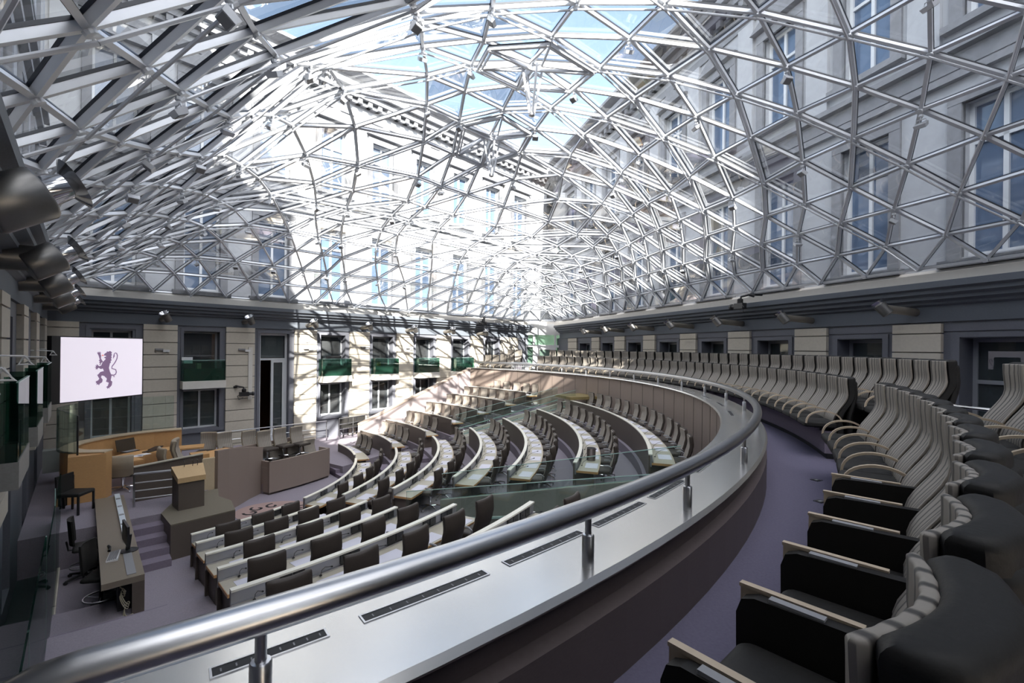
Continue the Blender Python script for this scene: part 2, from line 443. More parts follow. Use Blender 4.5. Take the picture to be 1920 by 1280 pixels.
# --- left wall: piers and bays read along the wall
pierL = [(268.7, 332.5), (423.7, 477.5), (552.5, 593.7), (656, 692.5), (743.7, 774.4), (819, 844.8), (883, 905.5), (939.4, 971)]
pl = [(tau_of(a, L2, .06), tau_of(b, L2, .06)) for a, b in pierL]
holesL = []
bays = [(tau_of(152, L2, .06), pl[0][0])]+[(pl[i][1], pl[i+1][0]) for i in range(7)]
ZW = {'up': (-1.42, .50), 'low': (-3.35, -1.80)}
for bi, (a, b) in enumerate(bays):
    lo, hi = min(a, b), max(a, b); w = hi-lo
    if bi == 0: holesL += [(lo+w*.18, hi-w*.16, -1.3, .46), (lo+w*.18, hi-w*.16, -3.35, -1.8)]
    elif bi == 2: holesL.append((lo+w*.14, hi-w*.14, LF, .52))
    elif bi == 7: holesL.append((lo+w*.14, hi-w*.14, -1.3, .46))
    else: holesL += [(lo+w*.13, hi-w*.13, -1.42, .50), (lo+w*.13, hi-w*.13, -3.35, -1.80)]
facade('wall_left', L2, nL, 1.9, TL1+.6, AF-.2, .74, holesL, blue_stone, .62, 0.)
for h in holesL:
    mid = (h[0]+h[1])/2
    bi = [k for k, (a, b) in enumerate(bays) if min(a, b) < mid < max(a, b)][0]
    if bi == 2: continue
    if h[2] > -2 and bi in (1, 3, 4, 5, 6):
        window(L2, h[0], h[1], h[2], h[3], -.34, frame_grey, (), (), 'dark')
    else: window(L2, h[0], h[1], h[2], h[3], -.34, frame_white, (.5,), (), 'blind' if bi in (0, 1) else 'dark')
# moulded stone surrounds
sur = MB()
for bi, (a, b) in enumerate(bays):
    lo, hi = min(a, b), max(a, b); w = hi-lo
    z0 = LF if bi == 2 else (-3.45 if bi not in (7,) else -1.4)
    for t0, t1 in ((lo+w*.07, lo+w*.13), (hi-w*.13, hi-w*.07)): slab(sur, L2, t0, t1, z0, .60, 0, .035)
    slab(sur, L2, lo+w*.07, hi-w*.07, .52, .62, 0, .04)
    if bi != 2: slab(sur, L2, lo+w*.04, hi-w*.04, -3.48, -3.36, 0, .09)
struct('trim_7', sur, blue_stone)
# rusticated piers: each one a stone trim of its own
def pier(name, fn, a, b, ztop, zbot, h0=.22, h=.46, p1=.10):
    a, b = min(a, b), max(a, b); st, jt = MB(), MB()
    slab(jt, fn, a+.03, b-.03, zbot, ztop, -.02, p1-.035)
    z = ztop; first = True
    while z > zbot+.05:
        hh = h0 if first else h
        slab(st, fn, a, b, max(zbot, z-hh+.028), z, -.02, p1); z -= hh; first = False
    o = struct(name, st, cream); 
    q = jt.build('joint', joint_m, o); q.location = (0, 0, 0)
    return o
TN = [13]
def tname(): TN[0] += 1; return 'trim_%d' % TN[0]
for a, b in pl: pier(tname(), L2, a, b, .72, LF-.05 if a > 5 else -1.4)
pier(tname(), L2, bays[0][0]+.05, TL1-.02, .72, LF, p1=.07)
# door in the third bay
lo, hi = min(bays[2]), max(bays[2]); w = hi-lo; da, db = lo+w*.14, hi-w*.14
dm = MB(); frame_rect(dm, L2, da, db, LF, .52, .09, -.30, -.2, (), (-.62,))
door = struct('door_1', dm, frame_white)
for nm, mm, args in (('pane', pane_glass, (da+.09, db-.09, -.57, .43, -.26, -.25)), ('blind', blind_m, (da+.09, db-.09, -.57, .43, -.42, -.40))):
    g = MB(); slab(g, L2, *args); q = g.build(nm, mm, door); q.location = (0, 0, 0)
half = da+(db-da)*.56
lf = MB(); frame_rect(lf, L2, da+.09, half, LF+.02, -.67, .10, -.28, -.2, (), (LF+.62,)); slab(lf, L2, da+.19, half-.1, LF+.1, LF+.58, -.26, -.22)
leaf = lf.build('door_leaf', frame_white, door); leaf.location = (0, 0, 0)
g = MB(); slab(g, L2, da+.19, half-.1, LF+.66, -.77, -.245, -.238); q = g.build('pane', pane_glass, leaf); q.location = (0, 0, 0)
g = MB(); slab(g, L2, da+.19, half-.1, LF+.66, -.77, -.34, -.32); q = g.build('blind', blind_m, leaf); q.location = (0, 0, 0)
# lobby behind the open leaf
lob = MB(); slab(lob, L2, da-1.5, db+1.5, LF-.02, .6, -4.3, -4.2); slab(lob, L2, da-1.5, da-1.4, LF, .6, -4.2, -.66); slab(lob, L2, db+1.4, db+1.5, LF, .6, -4.2, -.66); slab(lob, L2, da-1.5, db+1.5, LF-.05, LF, -4.2, -.5); slab(lob, L2, da-1.5, db+1.5, .6, .65, -4.3, -.6)
struct('wall_lobby', lob, mat('lobby_wood', (.16, .07, .035), .5, noise=.2, scale=8))
lw = MB(); frame_rect(lw, L2, da+.3, db-.1, LF+1.35, .4, .06, -4.18, -4.12, [da+(db-da)*.55], (-.95, -1.7, -2.3))
o = struct('window_%d' % (WN[0]+1), lw, black_plastic); WN[0] += 1
g = MB(); slab(g, L2, da+.3, db-.1, LF+1.35, .4, -4.19, -4.185); q = g.build('pane', mat('glowing_pane', (.66, .68, .80), .4, emit=.55), o); q.location = (0, 0, 0)  # daylight in the lobby window put in as the pane's own glow
# --- right wall
pierR = [(1675, 1766), (1491.5, 1551), (1366.4, 1406.8), (1276.2, 1305.6), (1206.9, 1228.7), (1153, 1171.9), (1110, 1124.4), (1066, 1082)]
pr = [(tau_of(a, R2, .06), tau_of(b, R2, .06)) for a, b in pierR]
t_end = pr[0][1]+2.9
baysR = [(pr[i][0], pr[i+1][1]) for i in range(7)]
baysR = [(pr[i+1][1], pr[i][0]) for i in range(7)]+[(pr[0][1], pr[0][1]+1.95), (pr[0][1]+2.95, pr[0][1]+4.9)]
holesR = []
for a, b in baysR:
    lo, hi = min(a, b), max(a, b); w = hi-lo; holesR.append((lo+w*.16, hi-w*.16, -1.75 , .34))
facade('wall_right', R2, nR, 1.6, 58, GF-.2, .74, holesR, blue_stone, .6, 0.)
for h in holesR: window(R2, h[0], h[1], h[2], h[3], -.42, frame_grey, (), (-.62,), 'blind', w=.085)
sur = MB()
for a, b in baysR:
    lo, hi = min(a, b), max(a, b); w = hi-lo
    for t0, t1 in ((lo+w*.08, lo+w*.16), (hi-w*.16, hi-w*.08)): slab(sur, R2, t0, t1, GF, .46, 0, .035)
    slab(sur, R2, lo+w*.08, hi-w*.08, .36, .46, 0, .04)
    slab(sur, R2, lo+w*.01, hi-w*.01, .5, .66, 0, .03)
struct(tname(), sur, blue_stone)
for a, b in pr: pier(tname(), R2, a, b, .68, GF, .24, .44)
pier(tname(), R2, pr[0][1]+1.95, pr[0][1]+2.95, .68, GF, .24, .44)
# --- near (third) wall, seen raking at the left edge
holesT = []
for k in range(5):
    t = 5.0+3.25*k; holesT += [(t-.55, t+.55, -1.6, .45), (t-.55, t+.55, -4.4, -2.0)]
def T3(t, p): return T2(t, S3+p)
facade('wall_near', T3, E3, -28.5, 21.5, AF-.3, .74, [(a, b, c, d) for a, b, c, d in holesT], blue_stone, .5, 0.)
for h in holesT: window(T3, h[0], h[1], h[2], h[3], -.3, frame_white, (.5,), (), 'blind')
for k in range(6):
    t = 3.4+3.25*k; pier(tname(), T3, t-.5, t+.5, .72, -2.6)
# --- end wall: glazed passage between the two long walls
ew = MB(); ax, bx, ey = .1, 4.25, 32.3
def EW(t, p): return (t, ey-p)
ews = MB()
for a_, b_, c_, d_ in ((ax, ax+.12, -2, 1.75), (1.48, 1.62, .25, .95), (2.98, 3.12, .25, .95), (bx-.12, bx, -2, 1.75), (ax+.12, bx-.12, .95, 1.75), (ax+.12, bx-.12, .08, .25), (1.48, 1.95, -2, .08), (1.95, 2.72, -.08, .08), (2.72, 3.12, -2, .08), (ax+.12, 1.48, -1.95, -1.2)): slab(ews, EW, a_, b_, c_, d_, 0, .12)
e = struct('wall_end', ews, mat('white_panel', (.74, .75, .74), .5))
g = MB(); slab(g, EW, ax, bx, -2, 1.7, -.03, -.02); q = g.build('pane', glass('passage_glass', (.66, .80, .71), .6, .12, (.5, .72, .6)), e); q.location = (0, 0, 0)
g = MB(); slab(g, EW, ax-.6, bx+.6, -2.1, 2., -3.1, -3.); slab(g, EW, ax-.6, bx+.6, -2.15, -2.05, -3, 0.2); q = g.build('back_wall', mat('passage', (.34, .40, .36), .8, noise=.5, scale=1.2), e); q.location = (0, 0, 0)
g = MB()
slab(g, EW, ax+.35, ax+.62, -1.0, .55, -.9, -.8); q = g.build('curtain', mat('yellow_cloth', (.62, .55, .12), .8), e); q.location = (0, 0, 0)
g = MB(); slab(g, EW, 1.98, 2.72, -2, -.05, .02, .06); q = g.build('door_leaf', mat('green_door', (.13, .2, .16), .4), e); q.location = (0, 0, 0)

# ------------------------------------------------------------------ floors
fl = MB(); fl.prism([T2(20.6, -1.2), L2(-1, -.5), R2(6, 2), T2(-6, 3), T2(-6, -1.3)], AF-.25, AF); struct('floor', fl, carpet)
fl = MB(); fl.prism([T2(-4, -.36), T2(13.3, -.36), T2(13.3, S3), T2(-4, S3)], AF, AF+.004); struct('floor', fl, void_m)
SEC = [('near', -74, -25.5), ('mid', -17.6, 21.5), ('far', 27.5, 53.0)]
for k in range(7, 0, -1):
    r0 = RS[k]-.14; z = TIER(k)
    if k == 7: continue
    for nm, a0, a1 in SEC:
        r1 = 17.2
        if k >= 5 and nm == 'mid': a0, a1 = -25.6, 27.6
        if k >= 5 and nm == 'mid':
            fl = MB(); fl.ring(C2, r0, r1 if False else RS[4]-.14, TIER(k)-.303, z, -25.6, 27.6, 40)
            struct('floor', fl, carpet)
            if k == 5:
                pass
        else:
            fl = MB(); 
            rr1 = RS[4]-.14 if k >= 5 else 17.1
            if k >= 5: fl.ring(C2, r0, rr1, z-.303, z, a0, a1, 30)
            else: fl.ring(C2, r0, rr1, z-.303 if k < 4 else z-.9, z, a0, a1, 30)
            struct('floor', fl, carpet)
# stair treads between the tiers in the cross aisles
for nm, a0, a1 in (('n', -25.6, -17.5), ('f', 21.5, 27.6), ('l', -62, -46), ('e', 51, 53)):
    for k in range(6, 0, -1):
        if nm in 'nf' and k < 5: continue
        fl = MB(); fl.ring(C2, RS[k]-.14-.36, RS[k]-.14, TIER(k)-.303, TIER(k)-.15, a0, a1, 8); struct('floor', fl, carpet_nap)
# vomitory floors
fl = MB(); fl.ring(C2, RS[4]-.14, 19, TIER(5)-.6, TIER(5)-.005, -25.5, -17.6, 10); struct('floor', fl, carpet)
fl = MB(); fl.ring(C2, RS[4]-.14, 19, TIER(5)-.6, TIER(5)-.005, 21.5, 27.5, 10); struct('floor', fl, carpet)
# gallery floor ring and raised rear tier
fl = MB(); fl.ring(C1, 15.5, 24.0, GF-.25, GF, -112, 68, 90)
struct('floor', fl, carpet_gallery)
# landing along the left wall and rostrum floor
fl = MB(); fl.prism([L2(8.4, .0), L2(19.5, .0), L2(19.5, 2.2), T2(16.2, 6.9), L2(8.4, 2.4)], AF, LF); struct('floor', fl, carpet)
for q in range(2):
    st = MB(); z = AF+.127*(2-q); d = .55*(q+1)
    a, b = T2(16.9-d, 6.75), T2(16.9-d, 7.75); st.prism([T2(16.9-d, 6.7), T2(16.9-d, 8.1), T2(17.4, 8.1), T2(17.4, 6.7)], AF, z); struct('floor', st, carpet_nap)
fl = MB(); fl.prism([T2(13.35, S3), T2(13.35, 1.5), T2(14.4, 2.0), T2(14.8, 2.65), T2(15.35, 3.28), T2(16.2, 4.15), T2(17.4, 4.6), T2(18.1, 6.6), T2(20.3, 6.6), T2(21., S3)], AF, UF); struct('floor', fl, carpet)
for q in range(4):
    st = MB(); t0 = 12.05+.32*q; st.prism([T2(t0, .55), T2(t0, 1.42), T2(13.36, 1.42), T2(13.36, .55)], AF, AF+.156*(q+1)); struct('floor', st, carpet_nap)
# tier parapet (wall of the gallery on the pit side), shelf and fascia
pw = MB(); pw.ring(C1, 15.42, 15.52, AF-.02, -1.24, -102, 60, 90); o = struct('wall_parapet', pw, taupe)
ln = MB()
for i in range(0, 46):
    a = -96+3.3*i; ln.ring(C1, 15.412, 15.425, -3.4, -1.24, a, a+.05, 1)
q = ln.build('panel_joint', taupe_dark, o); q.location = (0, 0, 0)
sh = MB(); sh.sweep([(15.36, -1.25), (15.96, -1.25), (15.985, -1.22), (15.96, -1.19), (15.36, -1.19), (15.34, -1.22)], C1, -100, 60, 110)
shelf = struct('trim_%d' % (TN[0]+1), sh, shelf_m, smooth=True); TN[0] += 1
fa = MB(); fa.sweep([(15.84, GF-.02), (15.98, GF-.02), (15.98, -1.42), (15.90, -1.40), (15.90, -1.25), (15.84, -1.25)], C1, -100, 60, 110)
struct('wall_fascia', fa, fascia_m)
# ------------------------------------------------------------------ soft shapes
def pad(mb, zs, yf, wf, th, cols=13, edge=.03, top=None, rr=.0):
    """upholstered slab standing up: zs heights, yf(x,z) front face, wf(z) half width, th thickness; rr rounds the top edge over radius rr"""
    rows = []
    zl = [(z, 0.) for z in zs]
    if rr:
        zl = [(z, 0.) for z in zs if z < top-rr]+[(top-rr+rr*sin(a*pi/10), rr*(1-cos(a*pi/10))) for a in range(0, 6)]
    for z, ins in zl:
        w = wf(z)-ins*.8; t = th; ed = min(edge*.8, max(0., t/2-ins)*.7)
        ring = []
        for c in range(cols):
            x = -w+2*w*c/(cols-1); e = 1 if 0 < c < cols-1 else .0
            ring.append((x, yf(x, z)-ins-(0 if e else ed), z))
        for c in range(cols):
            x = w-2*w*c/(cols-1); e = 1 if 0 < c < cols-1 else .0
            ring.append((x, yf(x, z)-t+ins+(0 if e else ed), z))
        rows.append(ring)
    mb.grid(rows, True); n = len(rows)
    o = len(mb.v)-len(rows[0]); m = len(rows[0])
    for base in (o, len(mb.v)-m*n):
        for c in range(cols-1):
            mb.f.append((base+c, base+c+1, base+m-2-c, base+m-1-c))
def cushion(mb, x0, x1, y0, y1, z0, z1, r=.04, n=3):
    rows = []
    prof = [(r*.5, z0), (0, z0+r*.5), (0, z1-r)]+[(r-r*cos(a*pi/2/n), z1-r+r*sin(a*pi/2/n)) for a in range(1, n+1)]+[(r*2.2, z1+.004)]
    for ins, z in prof:
        a, b, c, d = x0+ins, x1-ins, y0+ins, y1-ins; q = min(r, .05)
        ring = []
        for cx, cy, s in ((b-q, d-q, 0), (a+q, d-q, 90), (a+q, c+q, 180), (b-q, c+q, 270)):
            for k in range(4): ring.append((cx+q*cos(R(s+30*k)), cy+q*sin(R(s+30*k)), z))
        rows.append(ring)
    mb.grid(rows, True); m = 16; o = len(mb.v)-m
    mb.f.append(tuple(o+k for k in range(m))); o = len(mb.v)-m*len(rows); mb.f.append(tuple(o+k for k in range(m))[::-1])
def piece(pts):
    def f(z):
        if z <= pts[0][0]: return pts[0][1]
        for (a, b), (c, d) in zip(pts, pts[1:]):
            if z <= c:
                t = (z-a)/(c-a); t = t*t*(3-2*t); return b+(d-b)*t
        return pts[-1][1]
    return f
# ------------------------------------------------------------------ gallery seats
SP = piece([(.46, .16), (.64, .18), (1.12, -.05), (1.39, -.035)])
def wing(x, z): return .058*(abs(x)/.24)**1.7*min(1, max(.1, (z-.5)/.7))
def hw(z): return .272 if z < .7 else .272-.034*min(1, (z-.7)/.5)
def flute(x): return .009*abs(cos(x*pi/.0675))
MESH = {}
def gallery_parts():
    zs = [.44, .47]+[.50+.06*i for i in range(15)]
    mb = MB(); pad(mb, zs, lambda x, z: SP(z)+wing(x, z)+flute(x)*(1 if z < 1.33 else .4), lambda z: hw(z)-.004, .03, 41, .012, 1.376, .010); MESH['backrest'] = mb.mesh('backrest', stripe_m, True)
    zs = [.42, .44]+[.50+.07*i for i in range(13)]
    mb = MB(); pad(mb, zs, lambda x, z: SP(min(z, 1.38))+wing(x, z)-.024, hw, .115, 15, .03, 1.395, .035); MESH['back_cushion'] = mb.mesh('back_cushion', leather, True)
    zs = [.40, .42]+[.50+.075*i for i in range(11)]
    mb = MB(); pad(mb, zs, lambda x, z: SP(z)*.45+wing(x, z)*1.15-.10, lambda z: hw(z)-.012, .085, 15, .03, 1.33, .04); MESH['outer_shell'] = mb.mesh('outer_shell', leather, True)
    mb = MB(); cushion(mb, -.28, .28, .12, .62, .53, .635, .045); MESH['seat'] = mb.mesh('seat', leather, True)
    mb = MB(); mb.box(-.05, .05, -.06, .34, .45, .535); mb.box(-.2, .2, .1, .45, .515, .535); MESH['seat_bracket'] = mb.mesh('seat_bracket', black_plastic)
    mb = MB(); P = []
    for k in range(15):
        a = pi*k/14*.93; P.append((0, .36+.235*cos(a)-(.05*k/14), .60+.215*sin(a)**.8 if 0 < sin(a) else .60))
    rows = []
    for k, p in enumerate(P):
        a = P[max(0, k-1)]; b = P[min(len(P)-1, k+1)]; d = norm(sub(b, a)); u = cross((1, 0, 0), d)
        rows.append([add(p, add(mul((1, 0, 0), sx*.022), mul(u, su*.011))) for sx, su in ((-1, -1), (1, -1), (1, 1), (-1, 1))])
    mb.grid(rows, True); mb.f.append((0, 1, 2, 3)); o = len(mb.v)-4; mb.f.append((o+3, o+2, o+1, o)); MESH['armrest'] = mb.mesh('armrest', bentwood, True)
    # upholstered divider with a folded writing tablet
    mb = MB(); prof = [(-.12, .02), (.63, .02), (.64, .72), (.62, .78), (.57, .80), (-.12, .82)]
    for sx in (0,):
        a = [(-.028, y, z) for y, z in prof]; b = [(.028, y, z) for y, z in prof]; n = len(prof)
        mb.add(a+b, [tuple(range(n)), tuple(range(n, 2*n))[::-1]]+[(i, i+n, (i+1) % n+n, (i+1) % n) for i in range(n)])
    MESH['side_panel'] = mb.mesh('side_panel', panel_black)
    mb = MB(); mb.box(.032, .058, .24, .645, .40, .808); mb.box(.030, .062, .22, .65, .803, .818); MESH['writing_tablet'] = mb.mesh('writing_tablet', bentwood)
    mb = MB(); mb.box(-.018, .018, .33, .52, .80, .816); MESH['tablet_release'] = mb.mesh('tablet_release', grey_plastic)
gallery_parts()
def child(name, key, parent, x=0., label=None):
    o = bpy.data.objects.new(name, MESH[key]); COL.objects.link(o); o.parent = parent; o.location = (x, 0, 0)
    if label: o['label'] = label
    return o
def gallery_seat(theta, r, z, label, group, arms=(-1,), panel=()):
    x, y = pol(C1, r, theta)
    t = thing('gallery_chair', label, 'chair', (x, y, z), R(theta)+pi/2, group)
    for k in ('backrest', 'back_cushion', 'outer_shell', 'seat', 'seat_bracket'): child(k, k, t)
    for s in arms: child('armrest', 'armrest', t, s*.305)
    for s in panel:
        p = child('side_panel', 'side_panel', t, s*.305); child('writing_tablet', 'writing_tablet', p); child('tablet_release', 'tablet_release', p)
    return t
FRONT = 'front row gallery seats'; REAR = 'rear row gallery seats'
RF, RB, ZB2 = 17.28, 18.05, GF+.34
k = 0
for k in range(36):
    th = -20.19+1.91*k-.95
    if th > 46: continue
    lit = k > 18
    lab = 'striped gallery seat, front row behind the rail, %s from the aisle-step end' % nth(k)
    gallery_seat(th, RF, GF, lab, FRONT, (1,) if k else (1, -1))
for q in range(5):
    th = 53.3+1.91*q
    gallery_seat(th, RF, GF, 'sunlit front row gallery seat left of the far white-barred gate, %s from it' % nth(q), FRONT, (1,))
for k in range(39):
    th = -24.85+1.91*k-.95
    if th > 46.3: continue
    gallery_seat(th, RB, ZB2, 'striped gallery seat, rear row by the right wall, %s from the aisle rail' % nth(k), REAR, (1,))
for q in range(2):
    th = 53.2+1.91*q
    gallery_seat(th, RB, ZB2, 'sunlit rear row gallery seat left of the far white-barred gate, %s from it' % nth(q), REAR, (1,))
for k in range(12):
    th = -26.4-2.06*k-1.03
    w = 'with bentwood arm' if k < 6 else 'with dark side panel'
    gallery_seat(th, RF+.02, GF+.015, 'gallery seat %s, near front row at right, %s from the aisle' % (w, nth(k)), FRONT, (1,) if k < 6 else (), () if k < 6 else (1,))
for k in range(5):
    gallery_seat(-29.9-1.93*k-.97, 18.22, ZB2, 'rear row gallery seat at the right edge of the view, %s past the aisle rail' % nth(k), REAR, (1, ) if k else (1,))
# risers the seats are fixed to
for nm, c0, c1, r0, z0, z1 in (('a', -21.9, 46.4, 16.98, GF, GF+.47), ('b', -52.4, -26.3, 16.98, GF, GF+.47), ('c', -27, 46.6, 17.74, ZB2, ZB2+.47), ('d', -40, -29.5, 17.74, ZB2, ZB2+.47), ('e', 52.2, 62, 16.98, GF, GF+.47), ('f', 52.2, 56.5, 17.74, ZB2, ZB2+.47)):
    mb = MB(); mb.ring(C1, r0, r0+.24, z0+.09, z1, c0, c1, 60); o = struct(tname(), mb, carpet_nap)
    mb = MB(); mb.ring(C1, r0+.03, r0+.21, z0, z0+.09, c0+.02, c1-.02, 60); q = mb.build('recess', black_m, o); q.location = (0, 0, 0)
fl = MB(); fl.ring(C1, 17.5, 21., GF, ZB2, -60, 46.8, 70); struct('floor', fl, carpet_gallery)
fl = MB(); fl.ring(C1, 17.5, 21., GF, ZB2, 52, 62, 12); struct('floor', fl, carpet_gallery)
fl = MB(); fl.ring(C1, 17.1, 17.5, GF, GF+.17, -26.2, -22.1, 6); struct('floor', fl, carpet_nap)
# ------------------------------------------------------------------ hand rail on the shelf
rail = thing('hand_rail', 'long curved brushed steel hand rail on posts above the steel shelf', 'rail', (*pol(C1, 15.87, -20), -1.19))
RZ = -.88
mb = MB(); P = [(*pol(C1, 15.86, -54.3+1.0*i), RZ) for i in range(0, 114)]
P = [(*pol(C1, 15.86, -55.05), RZ-.40), (*pol(C1, 15.86, -55.04), RZ-.16), (*pol(C1, 15.86, -54.98), RZ-.08), (*pol(C1, 15.86, -54.85), RZ-.035), (*pol(C1, 15.86, -54.6), RZ-.008)]+P
mb.tube(P, .056, 14); o = mb.build('tube', steel_rail, rail, True, True)
posts = [(1090, 1055), (1310, 960), (465, 1250), (1403, 870)]
angs = []
for px, py in posts:
    p = atz(px, py, -1.19); angs.append(math.degrees(atan2(p[1]-C1[1], p[0]-C1[0])))
angs = sorted(angs+[-25.0, -18.3, -11.6, -4.9, 1.8, 8.5, 15.2, 21.9, 28.6, 35.3, 42, 48.7, 55, 59.2])
for a in angs:
    x, y = pol(C1, 15.87, a)
    mb = MB(); mb.lathe([(.034, -1.19), (.034, -1.02), (.030, -1.015), (.018, -1.013), (.018, RZ-.03)], 14, (x, y, 0)); mb.build('post', steel, rail, True, True)
# slots let into the shelf
SL = [((400, 1284), (620, 1203)), ((690, 1172), (925, 1083)), ((960, 1062), (1108, 1005)), ((1127, 989), (1225, 948)), ((1233, 936), (1301, 905)), ((1322, 888), (1346, 871)), ((1362, 862), (1384, 845))]
SA = []
for p_, q_ in SL:
    A_ = [math.degrees(atan2(v[1]-C1[1], v[0]-C1[0])) for v in (atz(*p_, -1.19), atz(*q_, -1.19))]; SA.append((sum(A_)/2, abs(A_[1]-A_[0])))
SA += [(-20.5+5.6*q_, 2.6) for q_ in range(11)]
for i, (a, w) in enumerate(SA):
    t = thing('floor_slot', 'black slot diffuser let into the steel shelf, %s from the left end' % nth(i), 'vent', (*pol(C1, 15.56, a), -1.19), 0, 'slot diffusers in the shelf')
    mb = MB()
    for r0, r1 in ((15.525, 15.533), (15.587, 15.595)): mb.ring(C1, r0, r1, -1.192, -1.186, a-w/2, a+w/2, 6)
    for b in (a-w/2-.03, a+w/2): mb.ring(C1, 15.525, 15.595, -1.192, -1.186, b, b+.03, 1)
    mb.build('frame', steel, t, False, True)
    mb = MB(); mb.ring(C1, 15.533, 15.587, -1.1915, -1.1880, a-w/2, a+w/2, 6); mb.build('slot', black_m, t, False, True)
    mb = MB()
    for q in range(8):
        b = a-w/2+w*(q+.5)/8; mb.ring(C1, 15.55, 15.57, -1.190, -1.1868, b, b+.02, 1)
    mb.build('vane', grey_plastic, t, False, True)
# ------------------------------------------------------------------ members' swivel chairs
def pit_parts():
    yf = piece([(.44, .06), (.56, .02), (.70, -.03), (.85, -.06), (1.0, -.045), (1.06, -.03)])
    cv = lambda x: .045*(abs(x)/.23)**2
    zs = [.46, .48]+[.52+.06*i for i in range(9)]
    mb = MB(); pad(mb, zs, lambda x, z: yf(z)+cv(x)-.17, lambda z: .225, .025, 11, .01, 1.035, .01); MESH['p_front'] = mb.mesh('backrest', stripe_pit, True)
    zs = [.44, .46]+[.52+.06*i for i in range(9)]
    mb = MB(); pad(mb, zs, lambda x, z: yf(z)+cv(x)-.185, lambda z: .232, .065, 11, .015, 1.058, .025); MESH['p_shell'] = mb.mesh('back_shell', leather_brown, True); MESH['p_pale'] = mb.mesh('back_shell', pale_back, True)
    mb = MB(); cushion(mb, -.23, .23, -.17, .27, .41, .50, .035); MESH['p_seat'] = mb.mesh('seat', leather_brown, True)
    mb = MB(); mb.lathe([(.028, .06), (.028, .28), (.04, .30), (.06, .41)], 8); MESH['p_col'] = mb.mesh('column', chrome, True)
    mb = MB()
    for k in range(5):
        a = 2*pi*k/5+.3; e = (.28*cos(a), .28*sin(a), .075); mb.tube([(0, 0, .10), (.14*cos(a), .14*sin(a), .105), e], [.024, .02, .014], 6)
        mb.lathe([(.028, -.014), (.028, .014)], 8, (e[0], e[1], .03), (-sin(a), cos(a), 0)); mb.tube([(e[0], e[1], .075), (e[0], e[1], .03)], .009, 5)
    MESH['p_base'] = mb.mesh('star_base', chrome)
    for s in (-1, 1):
        mb = MB(); mb.tube([(s*.235, -.12, .46), (s*.262, -.15, .58), (s*.262, -.08, .62), (s*.262, .03, .615)], [.014, .014, .018, .016], 6); MESH['p_arm%d' % s] = mb.mesh('armrest', grey_plastic, True)
pit_parts()
def swivel(loc, rz, label, group, name='swivel_chair'):
    t = thing(name, label, 'chair', loc, rz, group)
    for nm, k in (('backrest', 'p_front'), ('back_shell', 'p_shell'), ('seat', 'p_seat'), ('column', 'p_col'), ('star_base', 'p_base'), ('armrest', 'p_arm-1'), ('armrest', 'p_arm1')): child(nm, k, t)
    return t
ROWNAME = {7: 'front', 6: 'second', 5: 'third', 4: 'fourth', 3: 'fifth', 2: 'sixth', 1: 'rearmost'}
BL = {'near': 'near shaded block', 'mid': 'middle block', 'far': 'sunlit far block'}
CH = {
 'near': {7: [-36.9, -31.5, -26.6], 6: [-39.1, -34.9, -30.5, -26.0], 5: [-40.4, -35.7, -31.3, -26.8], 4: [-42.4, -38.5, -34.6, -30.8], 3: [-43.6, -40.0, -36.4, -33.0, -29.5], 2: [-44.6, -41.6, -38.5, -35.4, -32.3, -29.4]},
 'mid': {1: [20.0, 17.4, 14.8, 11.9, 9.2, 6.0, 3.4, .5, -2.1, -5.4, -8.2, -11.1, -14.1], 2: [19.2, 15.9, 12.7, 9.6, 6.2, 2.8, -.6, -4.0, -7.4, -10.8, -14.3], 3: [18.3, 14.7, 11, 7.4, 3.7, 0, -3.7, -7.4, -11, -14.6],
         4: [18.4, 14.6, 10.6, 6.4, 2.2, -2.2, -7., -12.4], 5: [19.2, 14.8, 10.2, 5.6, .8, -4., -9., -14.], 6: [17.5, 12.2, 6.8, 1.4, -4, -9.6, -15.2], 7: [17.2, 11.4, 5.4, -.8, -7., -13.3]},
 'far': {1: [49.7, 47.1, 44.4, 41.6, 38.9, 36.4], 2: [50.2, 47.4, 44.7, 42.0, 39.1, 36.0], 3: [49.1, 46.0, 43.1, 40.0, 37.0, 34.2], 4: [48.6, 45.1, 41.2, 37.2, 33.8], 5: [47.3, 43.2, 38.9, 34.2], 6: [45.5, 41.4, 36.8, 32.2], 7: [43.4, 39.1, 35.1]}}
SPAN = {'near': {7: (-40.2, -22.3), 6: (-42.2, -24.8), 5: (-43.4, -24.2), 4: (-44.3, -27.9), 3: (-45.2, -28), 2: (-46, -28)},
        'mid': {1: (-16.4, 21), 2: (-16.4, 20.8), 3: (-16.4, 20.5), 4: (-16, 20), 5: (-18.4, 21.6), 6: (-18.6, 20), 7: (-17, 20)},
        'far': {1: (35.3, 52), 2: (33.4, 52), 3: (33.2, 52), 4: (32, 51.5), 5: (28.4, 51), 6: (27, 50), 7: (25, 44.5)}}
for blk in ('near', 'mid', 'far'):
    for k, lst in CH[blk].items():
        lst = sorted(lst)
        for q, th in enumerate(lst):
            x, y = pol(C2, RS[k]+.62, th)
            end = {'near': 'left end', 'mid': 'near end', 'far': 'right end'}[blk]
            swivel((x, y, TIER(k)), R(th)+pi/2+random.uniform(-.09, .09), 'swivel chair, %s row of the %s, %s from its %s' % (ROWNAME[k], BL[blk], nth(q), end), 'members swivel chairs')
